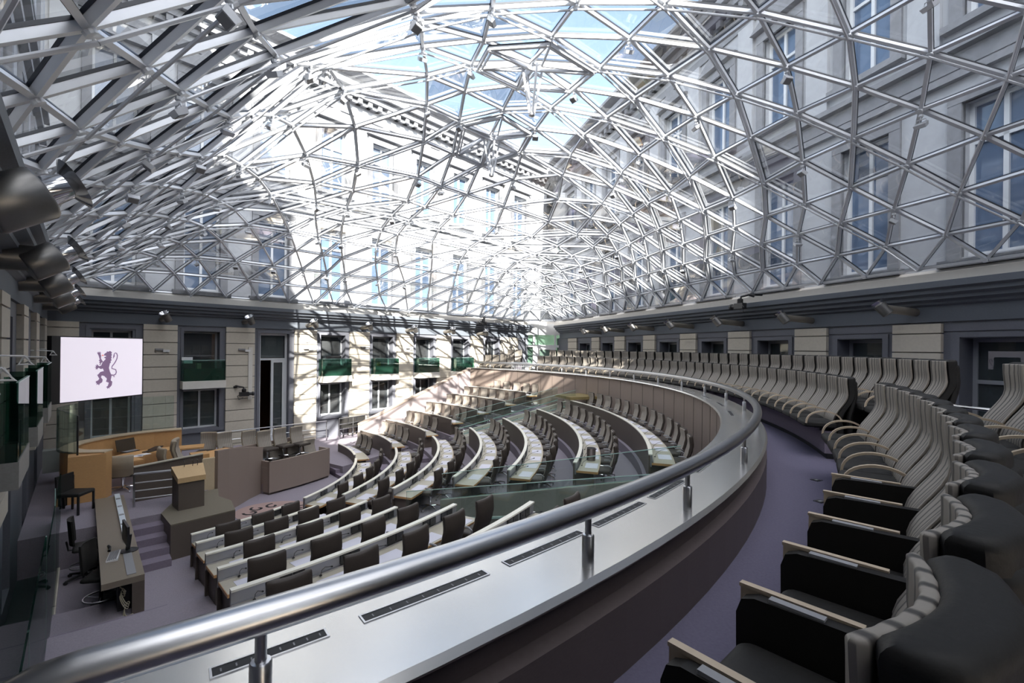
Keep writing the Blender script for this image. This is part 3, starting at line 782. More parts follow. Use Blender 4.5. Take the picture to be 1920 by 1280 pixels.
# ------------------------------------------------------------------ curved desks
def small_mesh():
    mb = MB(); mb.box(-.225, .225, -.14, .14, 0, .004); MESH['pad'] = mb.mesh('writing_pad', pad_m)
    mb = MB(); mb.box(-.07, .07, -.012, .012, -.055, .06); mb.lathe([(.016, 0), (.016, .006)], 8, (0, -.012, 0), (0, -1, 0)); MESH['console'] = mb.mesh('console', black_plastic)
    mb = MB(); P = [(0, 0, 0), (0, -.03, .08), (.0, -.12, .15), (0, -.26, .20)]; mb.tube(P, .004, 5); mb.lathe([(.006, 0), (.010, .01), (.010, .04), (.005, .046)], 7, P[-1], (0, -1, .35)); mb.lathe([(.02, -.002), (.016, .01)], 8); MESH['mic'] = mb.mesh('microphone', black_plastic)
small_mesh()
def place(name, key, parent, r, th, z, dz=0.):
    o = bpy.data.objects.new(name, MESH[key]); COL.objects.link(o); o.parent = parent
    x, y = pol(C2, r, th); l = parent.location
    o.location = (x-l[0], y-l[1], z+H-l[2]); o.rotation_euler = (0, 0, R(th)-pi/2+dz)
    return o
for blk in ('near', 'mid', 'far'):
    for k, (a0, a1) in SPAN[blk].items():
        r, z = RS[k], TIER(k); n = max(6, int((a1-a0)*1.2)); am = (a0+a1)/2
        t = thing('curved_desk', 'curved members desk, %s row of the %s' % (ROWNAME[k], BL[blk]), 'desk', (*pol(C2, r, am), z), 0, 'curved members desks')
        mb = MB(); mb.ring(C2, r-.045, r-.012, z+.002, z+.685, a0, a1, n); mb.build('front_panel', taupe_dark if k else taupe, t, False, True)
        mb = MB(); mb.ring(C2, r-.012, r+.02, z+.44, z+.685, a0, a1, n); mb.build('back_panel', desk_inner, t, False, True)
        mb = MB(); mb.ring(C2, r-.05, r+.035, z+.685, z+.71, a0, a1, n); mb.build('cap_rail', desk_cap_m, t, False, True)
        ea, eb = (a0-(.9 if blk == 'far' else 0), a1)
        mb = MB(); mb.ring(C2, r+.02, r+.50, z+.48, z+.525, ea, eb, n); mb.build('desktop', oak, t, False, True)
        mb = MB(); mb.ring(C2, r+.022, r+.495, z+.525, z+.529, ea+.03, eb-.03, n); mb.build('laminate', desk_top_m, t, False, True)
        mb = MB(); mb.ring(C2, r+.022, r+.055, z+.529, z+.55, a0, a1, n); mb.build('cable_duct', steel, t, False, True)
        for q in range(4):
            aa = a0+.3+(a1-a0-.6-.2)*q/3
            mb = MB(); mb.ring(C2, r-.01, r+.40, z+.002, z+.48, aa, aa+.25, 1); mb.build('support', taupe_dark, t, False, True)
        for th in CH[blk][k]:
            thc = min(max(th, a0+1.2), a1-1.2)
            place('writing_pad', 'pad', t, r+.315, thc, z+.5295)
            d = math.degrees(.085/r); cc = min(max(th+math.degrees(.33/r), a0+1.4), a1-1.4)
            for s in (-1, 1): place('console', 'console', t, r+.033, cc+s*d*.93, z+.62, pi)
            place('microphone', 'mic', t, r+.10, thc-d*1.5, z+.55, pi)
            o = t
# bin on the second desk of the middle block
p = atz(1125, 868, TIER(2)+.53)
t = thing('waste_bin', 'round dark metal bin standing by the end of a middle block desk', 'bin', (*pol(C2, RS[2]+.27, -12.2), TIER(2)+.531))
mb = MB(); mb.lathe([(.105, 0), (.112, .29), (.118, .30), (.104, .295), (.097, .02)], 20); mb.build('body', mat('bin_metal', (.22, .19, .18), .3, .7, noise=.2, scale=10, stretch=(1, 1, .1)), t, True)
mb = MB(); mb.lathe([(.001, .285), (.10, .286)], 20); mb.build('liner', black_m, t)
# ------------------------------------------------------------------ led screen with the lion
A3, B3 = (-12.4, 12.5), (-12.09, 14.9)
zt = lambda w: (.155+(.10)*0, 0)[0]
t = thing('led_screen', 'large white wall screen showing a purple heraldic lion', 'screen', (A3[0], A3[1], -1.65))
def SC(u, v, d=0.):           # u along 0..1, v down 0..1, d toward the hall
    q = (A3[0]+(B3[0]-A3[0])*u, A3[1]+(B3[1]-A3[1])*u); e = norm((B3[0]-A3[0], B3[1]-A3[1])); nn = (e[1], -e[0])
    return (q[0]+nn[0]*d, q[1]+nn[1]*d, .165-1.83*v)
mb = MB(); p = [SC(u_, v_, d_) for v_ in (1.01, -.01) for u_, d_ in ((-.085, -.16), (1.004, -.16), (1.004, -.012), (-.085, -.012))]; mb.hexa(p); mb.build('housing', black_plastic, t, False, True)
mb = MB(); mb.hexa([SC(.004, .994, -.02), SC(.996, .994, -.02), SC(.996, .994, 0), SC(.004, .994, 0), SC(.004, .006, -.02), SC(.996, .006, -.02), SC(.996, .006, 0), SC(.004, .006, 0)]); face = mb.build('display', screen_m, t, False, True)
LION = [[(300, 700), (345, 690), (338, 730), (331, 760), (340, 790), (353, 815), (347, 845), (318, 852), (311, 822), (299, 800), (285, 765), (270, 745), (283, 718)],
 [(292, 661), (300, 652), (312, 646), (314, 637), (326, 640), (334, 635), (343, 636), (353, 645), (348, 655), (354, 664), (347, 672), (352, 684), (346, 692), (352, 704), (343, 708), (346, 722), (336, 726), (330, 745), (300, 705), (306, 690), (296, 687), (293, 681), (309, 676), (307, 670), (293, 669)],
 [(287, 716), (272, 722), (264, 742), (258, 735), (264, 726), (255, 722), (261, 712), (252, 705), (260, 698), (252, 671), (244, 657), (238, 646), (246, 648), (246, 638), (254, 647), (262, 637), (263, 648), (271, 646), (265, 657), (271, 668), (269, 690), (279, 705)],
 [(291, 750), (286, 765), (268, 769), (252, 759), (243, 768), (238, 776), (236, 768), (226, 770), (233, 760), (221, 756), (233, 751), (226, 740), (238, 744), (236, 732), (246, 739), (256, 749), (274, 742)],
 [(306, 800), (290, 784), (266, 790), (246, 812), (240, 810), (247, 822), (258, 840), (250, 852), (238, 858), (228, 858), (236, 865), (229, 873), (240, 874), (236, 887), (248, 881), (257, 890), (262, 878), (281, 866), (284, 846), (271, 831), (276, 816), (295, 820), (313, 837)],
 [(316, 843), (346, 843), (346, 853), (358, 862), (354, 888), (343, 902), (336, 903), (338, 914), (328, 908), (320, 916), (318, 906), (310, 902), (323, 894), (331, 870), (309, 861)]]
def lw(x, y):
    q = (x+40)/628.; w = q*12.5/(14.9-q*2.4)
    top = 531+.016*(x+40); bot = 1024-.108*(x+40)
    return w, (y-top)/(bot-top)
def flatpoly(mb, pts, d):
    P = [SC(*lw(x, y), d) for x, y in pts]; mb.add(P, [tuple(range(len(P)))])
mb = MB()
for q, pg in enumerate(LION): flatpoly(mb, pg, .003+.0005*q)
TAIL = [(350, 812), (366, 815), (382, 806), (388, 790), (382, 772), (366, 768), (352, 764), (354, 748), (368, 732), (382, 710), (391, 690), (394, 668), (388, 652), (378, 648), (369, 657), (368, 672), (362, 690)]
W = [8, 7, 6, 6, 6, 5, 6, 6, 6, 6, 6, 6, 6, 5, 5, 9, 2]
lft, rgt = [], []
for i, (x, y) in enumerate(TAIL):
    a, b = TAIL[max(0, i-1)], TAIL[min(len(TAIL)-1, i+1)]; d = norm((b[0]-a[0], b[1]-a[1])); w = W[i]/2*1.3
    lft.append((x-d[1]*w, y+d[0]*w)); rgt.append((x+d[1]*w, y-d[0]*w))
for i in range(len(TAIL)-1): flatpoly(mb, [lft[i], lft[i+1], rgt[i+1], rgt[i]], .0065)
flatpoly(mb, [(360, 826), (372, 818), (376, 830), (368, 826)], .0066)
tag(mb.build('lion_emblem', lion_m, t, False, True), 'purple lion emblem')
mb = MB(); flatpoly(mb, [(275, 664), (284, 662), (291, 668), (284, 672), (276, 670)], .007); tag(mb.build('lion_tongue', tongue_m, t, False, True), 'red tongue of the lion')
mb = MB()
for u in (.3, .75): mb.tube([SC(u, .5, -.15), add(SC(u, .5, -.15), (-1.2 if u < .5 else -.9, .75, 0))], .04, 6)
mb.build('bracket', black_plastic, t, False, True)
arm_m = mat('lamp_arm', (.30, .275, .24), .42, .6, noise=.06, scale=40)
lamp_steel = mat('lamp_steel', (.20, .195, .19), .38, .8, noise=.06, scale=60)
# ------------------------------------------------------------------ spot lamps on the friezes
def drum_lamp(px, py, fn, p, inw, along, lab, grp, sc=1., tilt=.5):
    tau = tau_of(px, fn, p, py); q = fn(tau, p); a, b = ray(px, py); z = b*q[1]
    t = thing('wall_lamp', lab, 'lamp', (q[0], q[1], z), 0, grp)
    i3 = (inw[0], inw[1], 0); ax = norm((inw[0]*.35+along[0]*.45, inw[1]*.35+along[1]*.45, .75))
    mb = MB(); w = fn(tau, .03); s0 = (w[0]-q[0]-along[0]*.0, w[1]-q[1], -.06)
    mb.tube([s0, mul(i3, -.02)], .10*sc, 10, False, 1.); mb.build('arm', arm_m, t, True)
    mb = MB(); mb.lathe([(.05*sc, -.20*sc), (.125*sc, -.18*sc), (.135*sc, .10*sc)], 14, (0, 0, 0), ax); mb.build('housing', lamp_steel, t, True)
    mb = MB(); mb.lathe([(.06*sc, .02*sc), (.07*sc, .08*sc), (.17*sc, .20*sc), (.165*sc, .20*sc), (.062*sc, .085*sc)], 14, (0, 0, 0), ax); mb.build('reflector', chrome, t, True)
    mb = MB(); mb.lathe([(.04*sc, .0), (.045*sc, .10*sc)], 10, (0, 0, 0), ax); mb.build('bulb_holder', black_plastic, t, True)
    return t
for i, (px, py) in enumerate([(312, 594), (470, 600), (591, 607), (694, 612), (779, 617), (850, 620), (912, 624)]):
    drum_lamp(px, py, L2, .9, nL, (-dL[0], -dL[1]), 'steel drum lamp on the left wall frieze, %s counted from the big screen' % nth(i), 'drum lamps on the left frieze', .95)
for i, (px, py) in enumerate([(1655, 578), (1468, 595), (1344, 602), (1256, 608), (1186, 613), (1134, 617), (1094, 621)]):
    drum_lamp(px, py, R2, 1.15, nR, (dR[0], dR[1]), 'steel drum lamp on the right wall frieze, %s counted from the right edge' % nth(i), 'drum lamps on the right frieze', .95)
for i, tt in enumerate((5.2, 8.8, 12.2, 15.6, 18.9)):
    q = T2(tt, -.36); t = thing('wall_lamp', 'big steel drum lamp under the left edge of the dome, %s from the camera' % nth(i), 'lamp', (q[0], q[1], 1.12), 0, 'drum lamps on the near wall')
    ax = norm((E3[0]*.75+D3[0]*.12, E3[1]*.75+D3[1]*.12, .50)); w = T2(tt, S3+.02)
    mb = MB(); mb.tube([(w[0]-q[0], w[1]-q[1], -.02), (0, 0, 0)], .17, 16); mb.tube([(w[0]-q[0]-.8*E3[0], w[1]-q[1]-.8*E3[1], -.02), (w[0]-q[0], w[1]-q[1], -.02)], .16, 12); mb.build('arm', lamp_steel, t, True)
    mb = MB(); mb.lathe([(.19, -.24), (.205, -.22), (.205, .12), (.19, .14)], 18, (0, 0, 0), ax); mb.build('housing', lamp_steel, t, True)
    mb = MB(); mb.lathe([(.10, .10), (.12, .16), (.10, .30), (.20, .36), (.19, .36), (.09, .30)], 16, (0, 0, 0), ax); mb.build('reflector', chrome, t, True)
# ------------------------------------------------------------------ floodlights hanging from the dome nodes
def flood_parts():
    mb = MB(); mb.lathe([(.05, 0), (.05, -.05), (.025, -.06)], 8); mb.tube([(0, 0, -.05), (0, 0, -.12)], .018, 6)
    mb.tube([(-.10, 0, -.17), (-.09, 0, -.12), (.09, 0, -.12), (.10, 0, -.17)], .012, 5); MESH['f_br'] = mb.mesh('bracket', white_steel)
    mb = MB(); c, s_ = cos(.6), sin(.6)
    P = []
    for z, w, d in ((-.07, .105, .085), (.02, .12, .10)):
        for sx, sy in ((-1, -1), (1, -1), (1, 1), (-1, 1)):
            y, zz = sy*d, z; P.append((sx*w, y*c-zz*s_, y*s_+zz*c-.22))
    mb.hexa(P); MESH['f_body'] = mb.mesh('housing', white_steel)
    mb = MB(); P = [(sx*.095, sy*.07*c+.073*s_, sy*.07*s_-.073*c-.22) for sx, sy in ((-1, -1), (1, -1), (1, 1), (-1, 1))]; P2 = [add(p, (0, .006*s_, -.006*c)) for p in P]
    mb.hexa(P2+P); MESH['f_lens'] = mb.mesh('lens', grey_plastic)
flood_parts()
cnt = {}
for (i, j), p in sorted(DN.items()):
    if i < 2 or j < 2 or i+j < 5 or p[2]-ZB < .75: continue
    if (i >= 10 and j % 2) or (i < 10 and (j % 2 == 0 or i % 2)): continue
    cnt[i] = cnt.get(i, 0)+1
    row = i-2; n = nrm(i, j)
    t = thing('floodlight', 'white floodlight under the dome, %s lattice line from the right wall, %s from far end' % (nth(row), nth(cnt[i]-1)), 'floodlight', (p[0], p[1], p[2]-.09), random.uniform(0, 6.28), 'floodlights under the dome nodes')
    for nm, kk in (('bracket', 'f_br'), ('housing', 'f_body'), ('lens', 'f_lens')): child(nm, kk, t)
    t.scale = (.78, .78, .78)
# ------------------------------------------------------------------ smoke vents in the crown
def vent_at(px, py, lab):
    best = min(DN.items(), key=lambda kv: hypot(PX+kv[1][0]/kv[1][1]*F-px, PY-kv[1][2]/kv[1][1]*F-py) if kv[1][1] > 1 else 1e9)
    (i, j), c = best
    t = thing('smoke_vent', lab, 'vent', (c[0], c[1], c[2]-.1), 0, 'raised hexagonal vents in the dome crown')
    NBR = [(1, 0), (0, 1), (-1, 1), (-1, 0), (0, -1), (1, -1)]
    ring = [DN[(i+a, j+b)] for a, b in NBR]
    mb, mg = MB(), MB(); up = (0, 0, 1)
    for q in range(6):
        a, b = sub(ring[q], c), sub(ring[(q+1) % 6], c)
        ia, ib = mul(a, .90), mul(b, .90)
        mb.bar(add(ia, (0, 0, -.03)), add(ib, (0, 0, -.03)), .045, .08, up); mg.bar(add(ia, (0, 0, .03)), add(ib, (0, 0, .03)), .05, .02, up)
        if q % 2 == 0: mb.bar((0, 0, -.05), add(ia, (0, 0, -.05)), .06, .10, up)
        for f in (.16,):
            m = mul(add(ia, ib), .5); u1, u2, u3 = add(mul(m, .25), (0, 0, -.02)), add(add(mul(ia, .86), mul(m, .06)), (0, 0, -.02)), add(add(mul(ib, .86), mul(m, .06)), (0, 0, -.02))
            for s0, s1 in ((u1, u2), (u2, u3), (u3, u1)): mb.bar(s0, s1, .035, .06, up)
    mb.build('vent_frame', white_steel, t); mg.build('vent_gasket', gasket_m, t)
    for q in range(4):
        a = 2*pi*q/4+.4; s = MB(); s.tube([(.26*cos(a), .26*sin(a), -.05), (.055*cos(a), .055*sin(a), -1.12)], .030, 7); s.build('strut', white_steel, t, True)
    s = MB(); s.lathe([(.03, -1.20), (.075, -1.17), (.075, -1.10), (.03, -1.07)], 10); s.build('spindle', steel, t, True)
    return t
vent_at(999, 112, 'nearer raised hexagonal vent with four hanging struts in the dome crown')
vent_at(922, 240, 'farther raised hexagonal vent with four hanging struts in the dome crown')
# ------------------------------------------------------------------ balconies of the left wall
for n_, bi in enumerate((1, 3, 4, 5, 6)):
    a, b = bays[bi]; lo, hi = min(a, b), max(a, b); w = hi-lo; lo += w*.06; hi -= w*.06
    q = L2((lo+hi)/2, .3)
    t = thing('balcony', 'shallow stone balcony with green glass front on the left wall, %s from the big screen' % nth(n_), 'balcony', (q[0], q[1], -1.72), 0, 'glass-fronted balconies')
    mb = MB(); slab(mb, L2, lo, hi, -1.72, -1.42, -.2, .52); mb.build('slab', coping_m, t, False, True)
    mb = MB(); slab(mb, L2, lo+.02, hi-.02, -1.42, -.62, .475, .49); g_ = mb.build('front_glass', green_glass, t, False, True)
    for s_, tt in (('a', lo+.02), ('b', hi-.035)):
        mb = MB(); slab(mb, L2, tt, tt+.015, -1.42, -.62, .02, .475); mb.build('side_glass', green_glass, t, False, True)
    mb = MB(); slab(mb, L2, lo+.02, hi-.02, -.622, -.606, .472, .493); mb.build('glass_edge', edge_glass, t, False, True)
    mb = MB(); slab(mb, L2, lo+.06, hi-.06, -1.42, -.95, .36, .42); mb.build('inner_parapet', mat('balcony_panel_%d' % n_, (.075, .125, .105), .5), t, False, True)
    if bi == 3:
        m2 = MB(); slab(m2, L2, lo+.5, hi-.3, -.60, -.47, .20, .42); o = tag(m2.build('equipment_case', black_plastic), 'black equipment box on the balcony ledge above the dark chairs', 'box')
    if bi == 4:
        m2 = MB(); slab(m2, L2, lo+.30+w*.0, lo+.52, -.98, -.78, .40, .43); 
    if bi == 1:
        m2 = MB(); slab(m2, L2, lo+.8, hi-.5, -1.0, -.75, .05, .3); tag(m2.build('desk_box', oak_pale), 'pale wooden lectern desk in the first balcony beside the screen', 'desk')
        m3 = MB(); slab(m3, L2, lo+1.05, lo+1.4, -.75, -.5, .12, .14); tag(m3.build('document', plate_m), 'white sheet standing on the balcony lectern desk', 'paper')
a, b = bays[4]; lo, hi = min(a, b), max(a, b)
m2 = MB(); slab(m2, L2, hi-.45, hi-.22, -.98, -.78, .40, .44); tag(m2.build('orange_card', orange_m), 'small orange card behind the glass of the third balcony', 'card')
# wall clock
tt = tau_of(575, L2, .12); q = L2(tt, .115); z = ray(575, 635)[1]*q[1]
t = thing('wall_clock', 'round white wall clock on the pier right of the open door', 'clock', (q[0], q[1], z))
n3, d3 = (nL[0], nL[1], 0), (dL[0], dL[1], 0)
mb = MB(); mb.lathe([(.17, 0), (.17, .03), (.155, .035), (.150, .028), (.001, .027)], 24, (0, 0, 0), n3); mb.build('case', white_plastic, t)
mb = MB()
for k in range(12):
    a = 2*pi*k/12; c, s_ = sin(a), cos(a); r0 = .125
    mb.obox(add(add(mul(d3, c*r0), (0, 0, s_*r0)), mul(n3, .03)), mul(norm((d3[0]*c, d3[1]*c, s_)), .012), mul(norm(cross((d3[0]*c, d3[1]*c, s_), n3)), .004), mul(n3, .002))
mb.build('hour_mark', black_plastic, t)
for nm, ang, ln, w in (('hour_hand', 262, .075, .006), ('minute_hand', 268, .115, .0045)):
    c, s_ = sin(R(ang)), cos(R(ang)); v = (d3[0]*c, d3[1]*c, s_)
    mb = MB(); mb.obox(add(mul(v, ln*.42), mul(n3, .033)), mul(v, ln*.58), mul(norm(cross(v, n3)), w), mul(n3, .0015)); mb.build(nm, black_plastic, t)
# sensors on the piers
for i, (px, py) in enumerate([(303, 655), (457, 655), (577, 653), (683, 651), (767, 652)]):
    tau = tau_of(px, L2, .12, py); q = L2(tau, .10); z = ray(px, py)[1]*q[1]
    t = thing('wall_sensor', 'small beam sensor on a bracket with white box, %s pier right of the screen' % nth(i), 'sensor', (q[0], q[1], z), 0, 'beam sensors on the piers')
    mb = MB(); mb.obox(add(mul(d3, -.08), mul(n3, .05)), mul(d3, .12), mul(n3, .05), (0, 0, .035)); mb.build('housing', grey_plastic, t)
    mb = MB(); mb.obox(add(add(mul(d3, .14), mul(n3, .04)), (0, 0, -.05)), mul(d3, .10), mul(n3, .03), (0, 0, .045)); mb.build('box', white_plastic, t)
# remote cameras
def remote_cam(q, lab, inw, along, sc=1., arm=True):
    t = thing('remote_camera', lab, 'camera', q); i3, a3 = (inw[0], inw[1], 0), (along[0], along[1], 0); X = lambda a, b, c: add(add(mul(a3, a*sc), mul(i3, b*sc)), (0, 0, c*sc))
    mb = MB(); mb.tube([X(-.30, -.38, .33), X(-.22, .0, .33), X(-.02, .12, .28), X(0, .14, .15)], .035*sc, 6); mb.tube([X(-.22, 0, .33), X(-.30, -.1, .28)], .05*sc, 6); mb.build('arm', black_plastic, t)
    mb = MB(); mb.lathe([(.07*sc, .08*sc), (.085*sc, .1*sc), (.085*sc, .2*sc), (.05*sc, .23*sc)], 12, X(0, .14, 0)); mb.build('pan_head', black_plastic, t, True)
    mb = MB(); mb.obox(X(0, .14, 0), mul(a3, .17*sc), mul(i3, .08*sc), (0, 0, .085*sc)); mb.build('body', black_plastic, t)
    mb = MB(); mb.lathe([(.06*sc, 0), (.06*sc, .14*sc), (.085*sc, .16*sc), (.085*sc, .22*sc)], 12, X(.15, .14, 0), a3); mb.build('lens', black_plastic, t, True)
    mb = MB(); mb.tube([X(-.15, .2, .02), X(-.28, .26, -.06), X(-.22, .24, -.2), X(-.05, .2, -.14)], .012*sc, 5); mb.build('cable', black_plastic, t)
tt = tau_of(457, L2, .3, 735); q = L2(tt, .2); remote_cam((q[0], q[1], ray(457, 738)[1]*q[1]), 'black remote camera on an arm on the pier left of the open door', nL, dL)
tt = tau_of(1390, R2, .8, 575); q = R2(tt, .7); remote_cam((q[0], q[1], ray(1390, 574)[1]*q[1]), 'black remote camera hung from the right cornice', nR, (dR[0], dR[1]), 1.1)
tt = tau_of(905, L2, .7, 606); q = L2(tt, .6); remote_cam((q[0], q[1], ray(905, 606)[1]*q[1]), 'black remote camera hung from the far end of the left cornice', nL, (-dL[0], -dL[1]), 1.2)
# plastic conduit on the pier beside the door
tt = tau_of(470, L2, .13); mb = MB(); slab(mb, L2, tt-.08, tt+.08, -2.3, -.1, .10, .15); tag(mb.build('cable_duct', coping_m), 'pale vertical cable duct on the pier left of the open door', 'duct')
# ------------------------------------------------------------------ rostrum
# oak counter
t = thing('oak_counter', 'curved orange oak counter wall around the clerks desks below the screen', 'counter', (*T2(16.5, 1.0), UF))
path = [(15.55, .42), (15.95, -.15), (16.6, -.42), (17.5, -.25), (18.2, .5), (18.55, 1.4), (18.5, 2.4)]
def wallpath(mb, pts, th, z0, z1, side=1):
    n = len(pts); off = []
    for i, p in enumerate(pts):
        a, b = pts[max(0, i-1)], pts[min(n-1, i+1)]; d = norm((b[0]-a[0], b[1]-a[1])); off.append((p[0]-side*d[1]*th, p[1]+side*d[0]*th))
    for i in range(n-1):
        mb.prism([pts[i], pts[i+1], off[i+1], off[i]], z0 if not isinstance(z0, list) else [z0[i], z0[i+1], z0[i+1], z0[i]], z1 if not isinstance(z1, list) else [z1[i], z1[i+1], z1[i+1], z1[i]])
def smooth_path(pts, n=4):
    out = []
    m = len(pts)
    for i in range(m-1):
        p0, p1, p2, p3 = pts[max(0, i-1)], pts[i], pts[i+1], pts[min(m-1, i+2)]
        for k in range(n):
            u = k/n
            out.append(tuple(.5*(2*b+(c-a)*u+(2*a-5*b+4*c-d)*u*u+(3*b-a-3*c+d)*u**3) for a, b, c, d in zip(p0, p1, p2, p3)))
    return out+[pts[-1]]
wp = [T2(*p) for p in smooth_path(path)]
mb = MB(); wallpath(mb, wp, .30, UF, UF+1.17, -1); mb.build('counter_wall', oak, t, False, True)
mb = MB(); wallpath(mb, wp, .34, UF+1.17, UF+1.20, -1); mb.build('counter_top', oak_pale, t, False, True)
mb = MB(); wallpath(mb, [T2(*p) for p in smooth_path([(16.1, .75), (16.9, .55), (17.5, .95), (17.75, 1.9), (17.6, 2.9)])], .55, UF+.70, UF+.745, -1); mb.build('desk_shelf', oak, t, False, True)
mb = MB(); mb.prism([T2(15.5, -.25), T2(15.5, .45), T2(15.95, .45), T2(15.95, -.25)], UF, UF+1.16); mb.build('end_pedestal', oak, t, False, True)
# clear glass panel on the counter
t = thing('glass_screen', 'tall curved clear glass panel standing on the oak counter', 'glass panel', (*T2(16.5, -.3), UF+1.2))
gp = [T2(*p) for p in smooth_path([(15.7, -.08), (16.2, -.42), (17., -.42), (17.9, .05), (18.45, 1.0), (18.6, 2.2)])]
mb = MB(); wallpath(mb, gp, .015, UF+1.2, [UF+2.15+.12*min(1, i/3.)*1 for i in range(len(gp))], 1); mb.build('panel', clear_glass, t, False, True)
mb = MB(); mb.tube([(*gp[0], UF+.1), (*gp[0], UF+2.15)], .02, 6); mb.build('edge_post', black_plastic, t, False, True)
# chairs and things on the rostrum
def big_chair(px, ptop, top_h, floor, label, rz, name='chair', group=None, w=1.):
    v = (ptop-PY)-RHO*(px-PX); Y = -(floor+top_h)/v*F; X = (px-PX)/F*Y
    t = thing(name, label, 'chair', (X, Y, floor), rz, group)
    for nm, k in (('backrest', 'p_front'), ('back_shell', 'p_pale'), ('seat', 'p_seat'), ('column', 'p_col'), ('star_base', 'p_base')): child(nm, k, t)
    t.scale = (w, w, top_h/1.057)
    return t
phi3 = atan2(E3[1], E3[0]); RZ4 = atan2(-.891, -.454); face = lambda fx, fy: atan2(-fx, fy)
stoneback = stripe_pit
big_chair(233, 850, 1.0, UF, 'swivel chair with tan back at the clerks oak desk', face(-.5, .86), 'clerk_chair', None, 1.15)
big_chair(358, 821, 1.25, UF, 'tall pale chair of the president behind the rostrum, right of the laptop', face(.85, .5), 'president_chair', None, 1.5)
big_chair(326, 836, 1.1, UF, 'pale chair half hidden left of the president chair', face(.6, .8), 'clerk_chair', None, 1.15)
for i, (px, py) in enumerate([(388, 812), (430, 811), (476, 808), (504, 808), (534, 803), (565, 800)]):
    big_chair(px, py, 1.05, UF, 'striped ministers chair in the back row of the government benches, %s from the left' % nth(i), RZ4 if i else RZ4-.9, 'bench_chair', 'government bench chairs', 1.05)
for i, (px, py) in enumerate([(496, 839), (526, 833), (559, 828), (589, 824)]):
    big_chair(px, py, 1.0, -4.45, 'striped ministers chair between the two government benches, %s from the left' % nth(i), RZ4, 'bench_chair', 'government bench chairs', 1.05)
A4, B4 = (-7.63, 14.4), (-6.56, 16.5); e4 = norm(sub(B4, A4)); n4 = (-e4[1], e4[0])
def G4(u, v): return (A4[0]+e4[0]*u+n4[0]*v, A4[1]+e4[1]*u+n4[1]*v)
L4 = hypot(*sub(B4, A4))
def bench(name, lab, v0, u0, u1, z0, z1, deep, plinth=True):
    t = thing(name, lab, 'bench', (*G4((u0+u1)/2, v0), z0)); mb = MB(); k = 8
    bow = lambda u: -.10*(1-(2*(u-u0)/(u1-u0)-1)**2)
    for i in range(k):
        ua, ub = u0+(u1-u0)*i/k, u0+(u1-u0)*(i+1)/k
        mb.prism([G4(ua, v0+bow(ua)), G4(ub, v0+bow(ub)), G4(ub, v0+bow(ub)+.08), G4(ua, v0+bow(ua)+.08)], z0+.07, z1)
    mb.prism([G4(u0, v0), G4(u0+.06, v0), G4(u0+.06, v0+deep), G4(u0, v0+deep)], z0+.07, z1); mb.prism([G4(u1-.06, v0), G4(u1, v0), G4(u1, v0+.5), G4(u1-.06, v0+.5)], z0+.07, z1)
    mb.build('front_panel', taupe, t, False, True)
    mb = MB(); mb.prism([G4(u0, v0+.05), G4(u1, v0+.05), G4(u1, v0+.45), G4(u0, v0+.45)], z1-.22, z1-.18); mb.build('writing_shelf', desk_top_m, t, False, True)
    mb = MB(); mb.prism([G4(u0+.02, v0+.03), G4(u1-.02, v0+.03), G4(u1-.02, v0+.4), G4(u0+.02, v0+.4)], z0, z0+.07); mb.build('plinth', taupe_dark, t, False, True)
bench('government_bench', 'long curved taupe front bench of the government facing the hall', 0, 0, L4, AF, -3.70, .8)
bench('government_bench', 'raised rear government bench behind the front one', 1.45, -.3, L4+.05, AF, -3.36, .5)
fl = MB(); fl.prism([G4(0, .3), G4(L4, .3), G4(L4, 1.5), G4(0, 1.5)], AF, -4.45); struct('floor', fl, carpet)
fl = MB(); fl.prism([G4(-.5, 1.5), G4(L4, 1.5), G4(L4, 3.6), G4(-.5, 3.2)], AF, UF); struct('floor', fl, carpet)
# president's curved front
t = thing('president_rostrum', 'tall curved taupe panel front of the president rostrum', 'rostrum', (*T2(15.3, 3.2), AF))
rp = [T2(14.75, 2.75), T2(14.95, 3.05), T2(15.3, 3.4), T2(15.7, 3.75), T2(16.15, 4.25)]
mb = MB(); wallpath(mb, rp, .12, AF, [-2.95, -2.97, -3.05, -3.15, -3.28], 1); mb.build('front_panel', taupe, t, False, True)
mb = MB(); mb.prism([T2(15.2, 2.6), T2(15.9, 3.6), T2(16.6, 3.3), T2(16.2, 2.4)], -3.3, -3.24); mb.build('desk_top', oak, t, False, True)
mb = MB(); mb.prism([T2(14.72, 2.38), T2(14.72, 2.66), T2(14.84, 2.70), T2(14.84, 2.38)], AF+.5, -3.12); mb.build('inner_panel', oak_pale, t, False, True)
mb = MB(); mb.prism([T2(15.0, 2.2), T2(15.05, 2.6), T2(15.5, 2.6), T2(15.5, 2.2)], UF, -3.05); mb.build('oak_cheek', oak, t, False, True)
t = thing('low_partition', 'dark low panel between the lectern and the clerks desk', 'partition', (*T2(14.75, 1.6), UF))
mb = MB(); mb.prism([T2(14.75, .95), T2(14.75, 2.4), T2(14.83, 2.4), T2(14.83, .95)], UF, [UF+.86, UF+.98, UF+.98, UF+.86]); mb.build('panel', taupe_dark, t, False, True)
mb = MB(); mb.prism([T2(14.72, .95), T2(14.72, 2.4), T2(14.86, 2.4), T2(14.86, .95)], [UF+.86, UF+.98, UF+.98, UF+.86], [UF+.885, UF+1.005, UF+1.005, UF+.885]); mb.build('top_edge', desk_top_m, t, False, True)
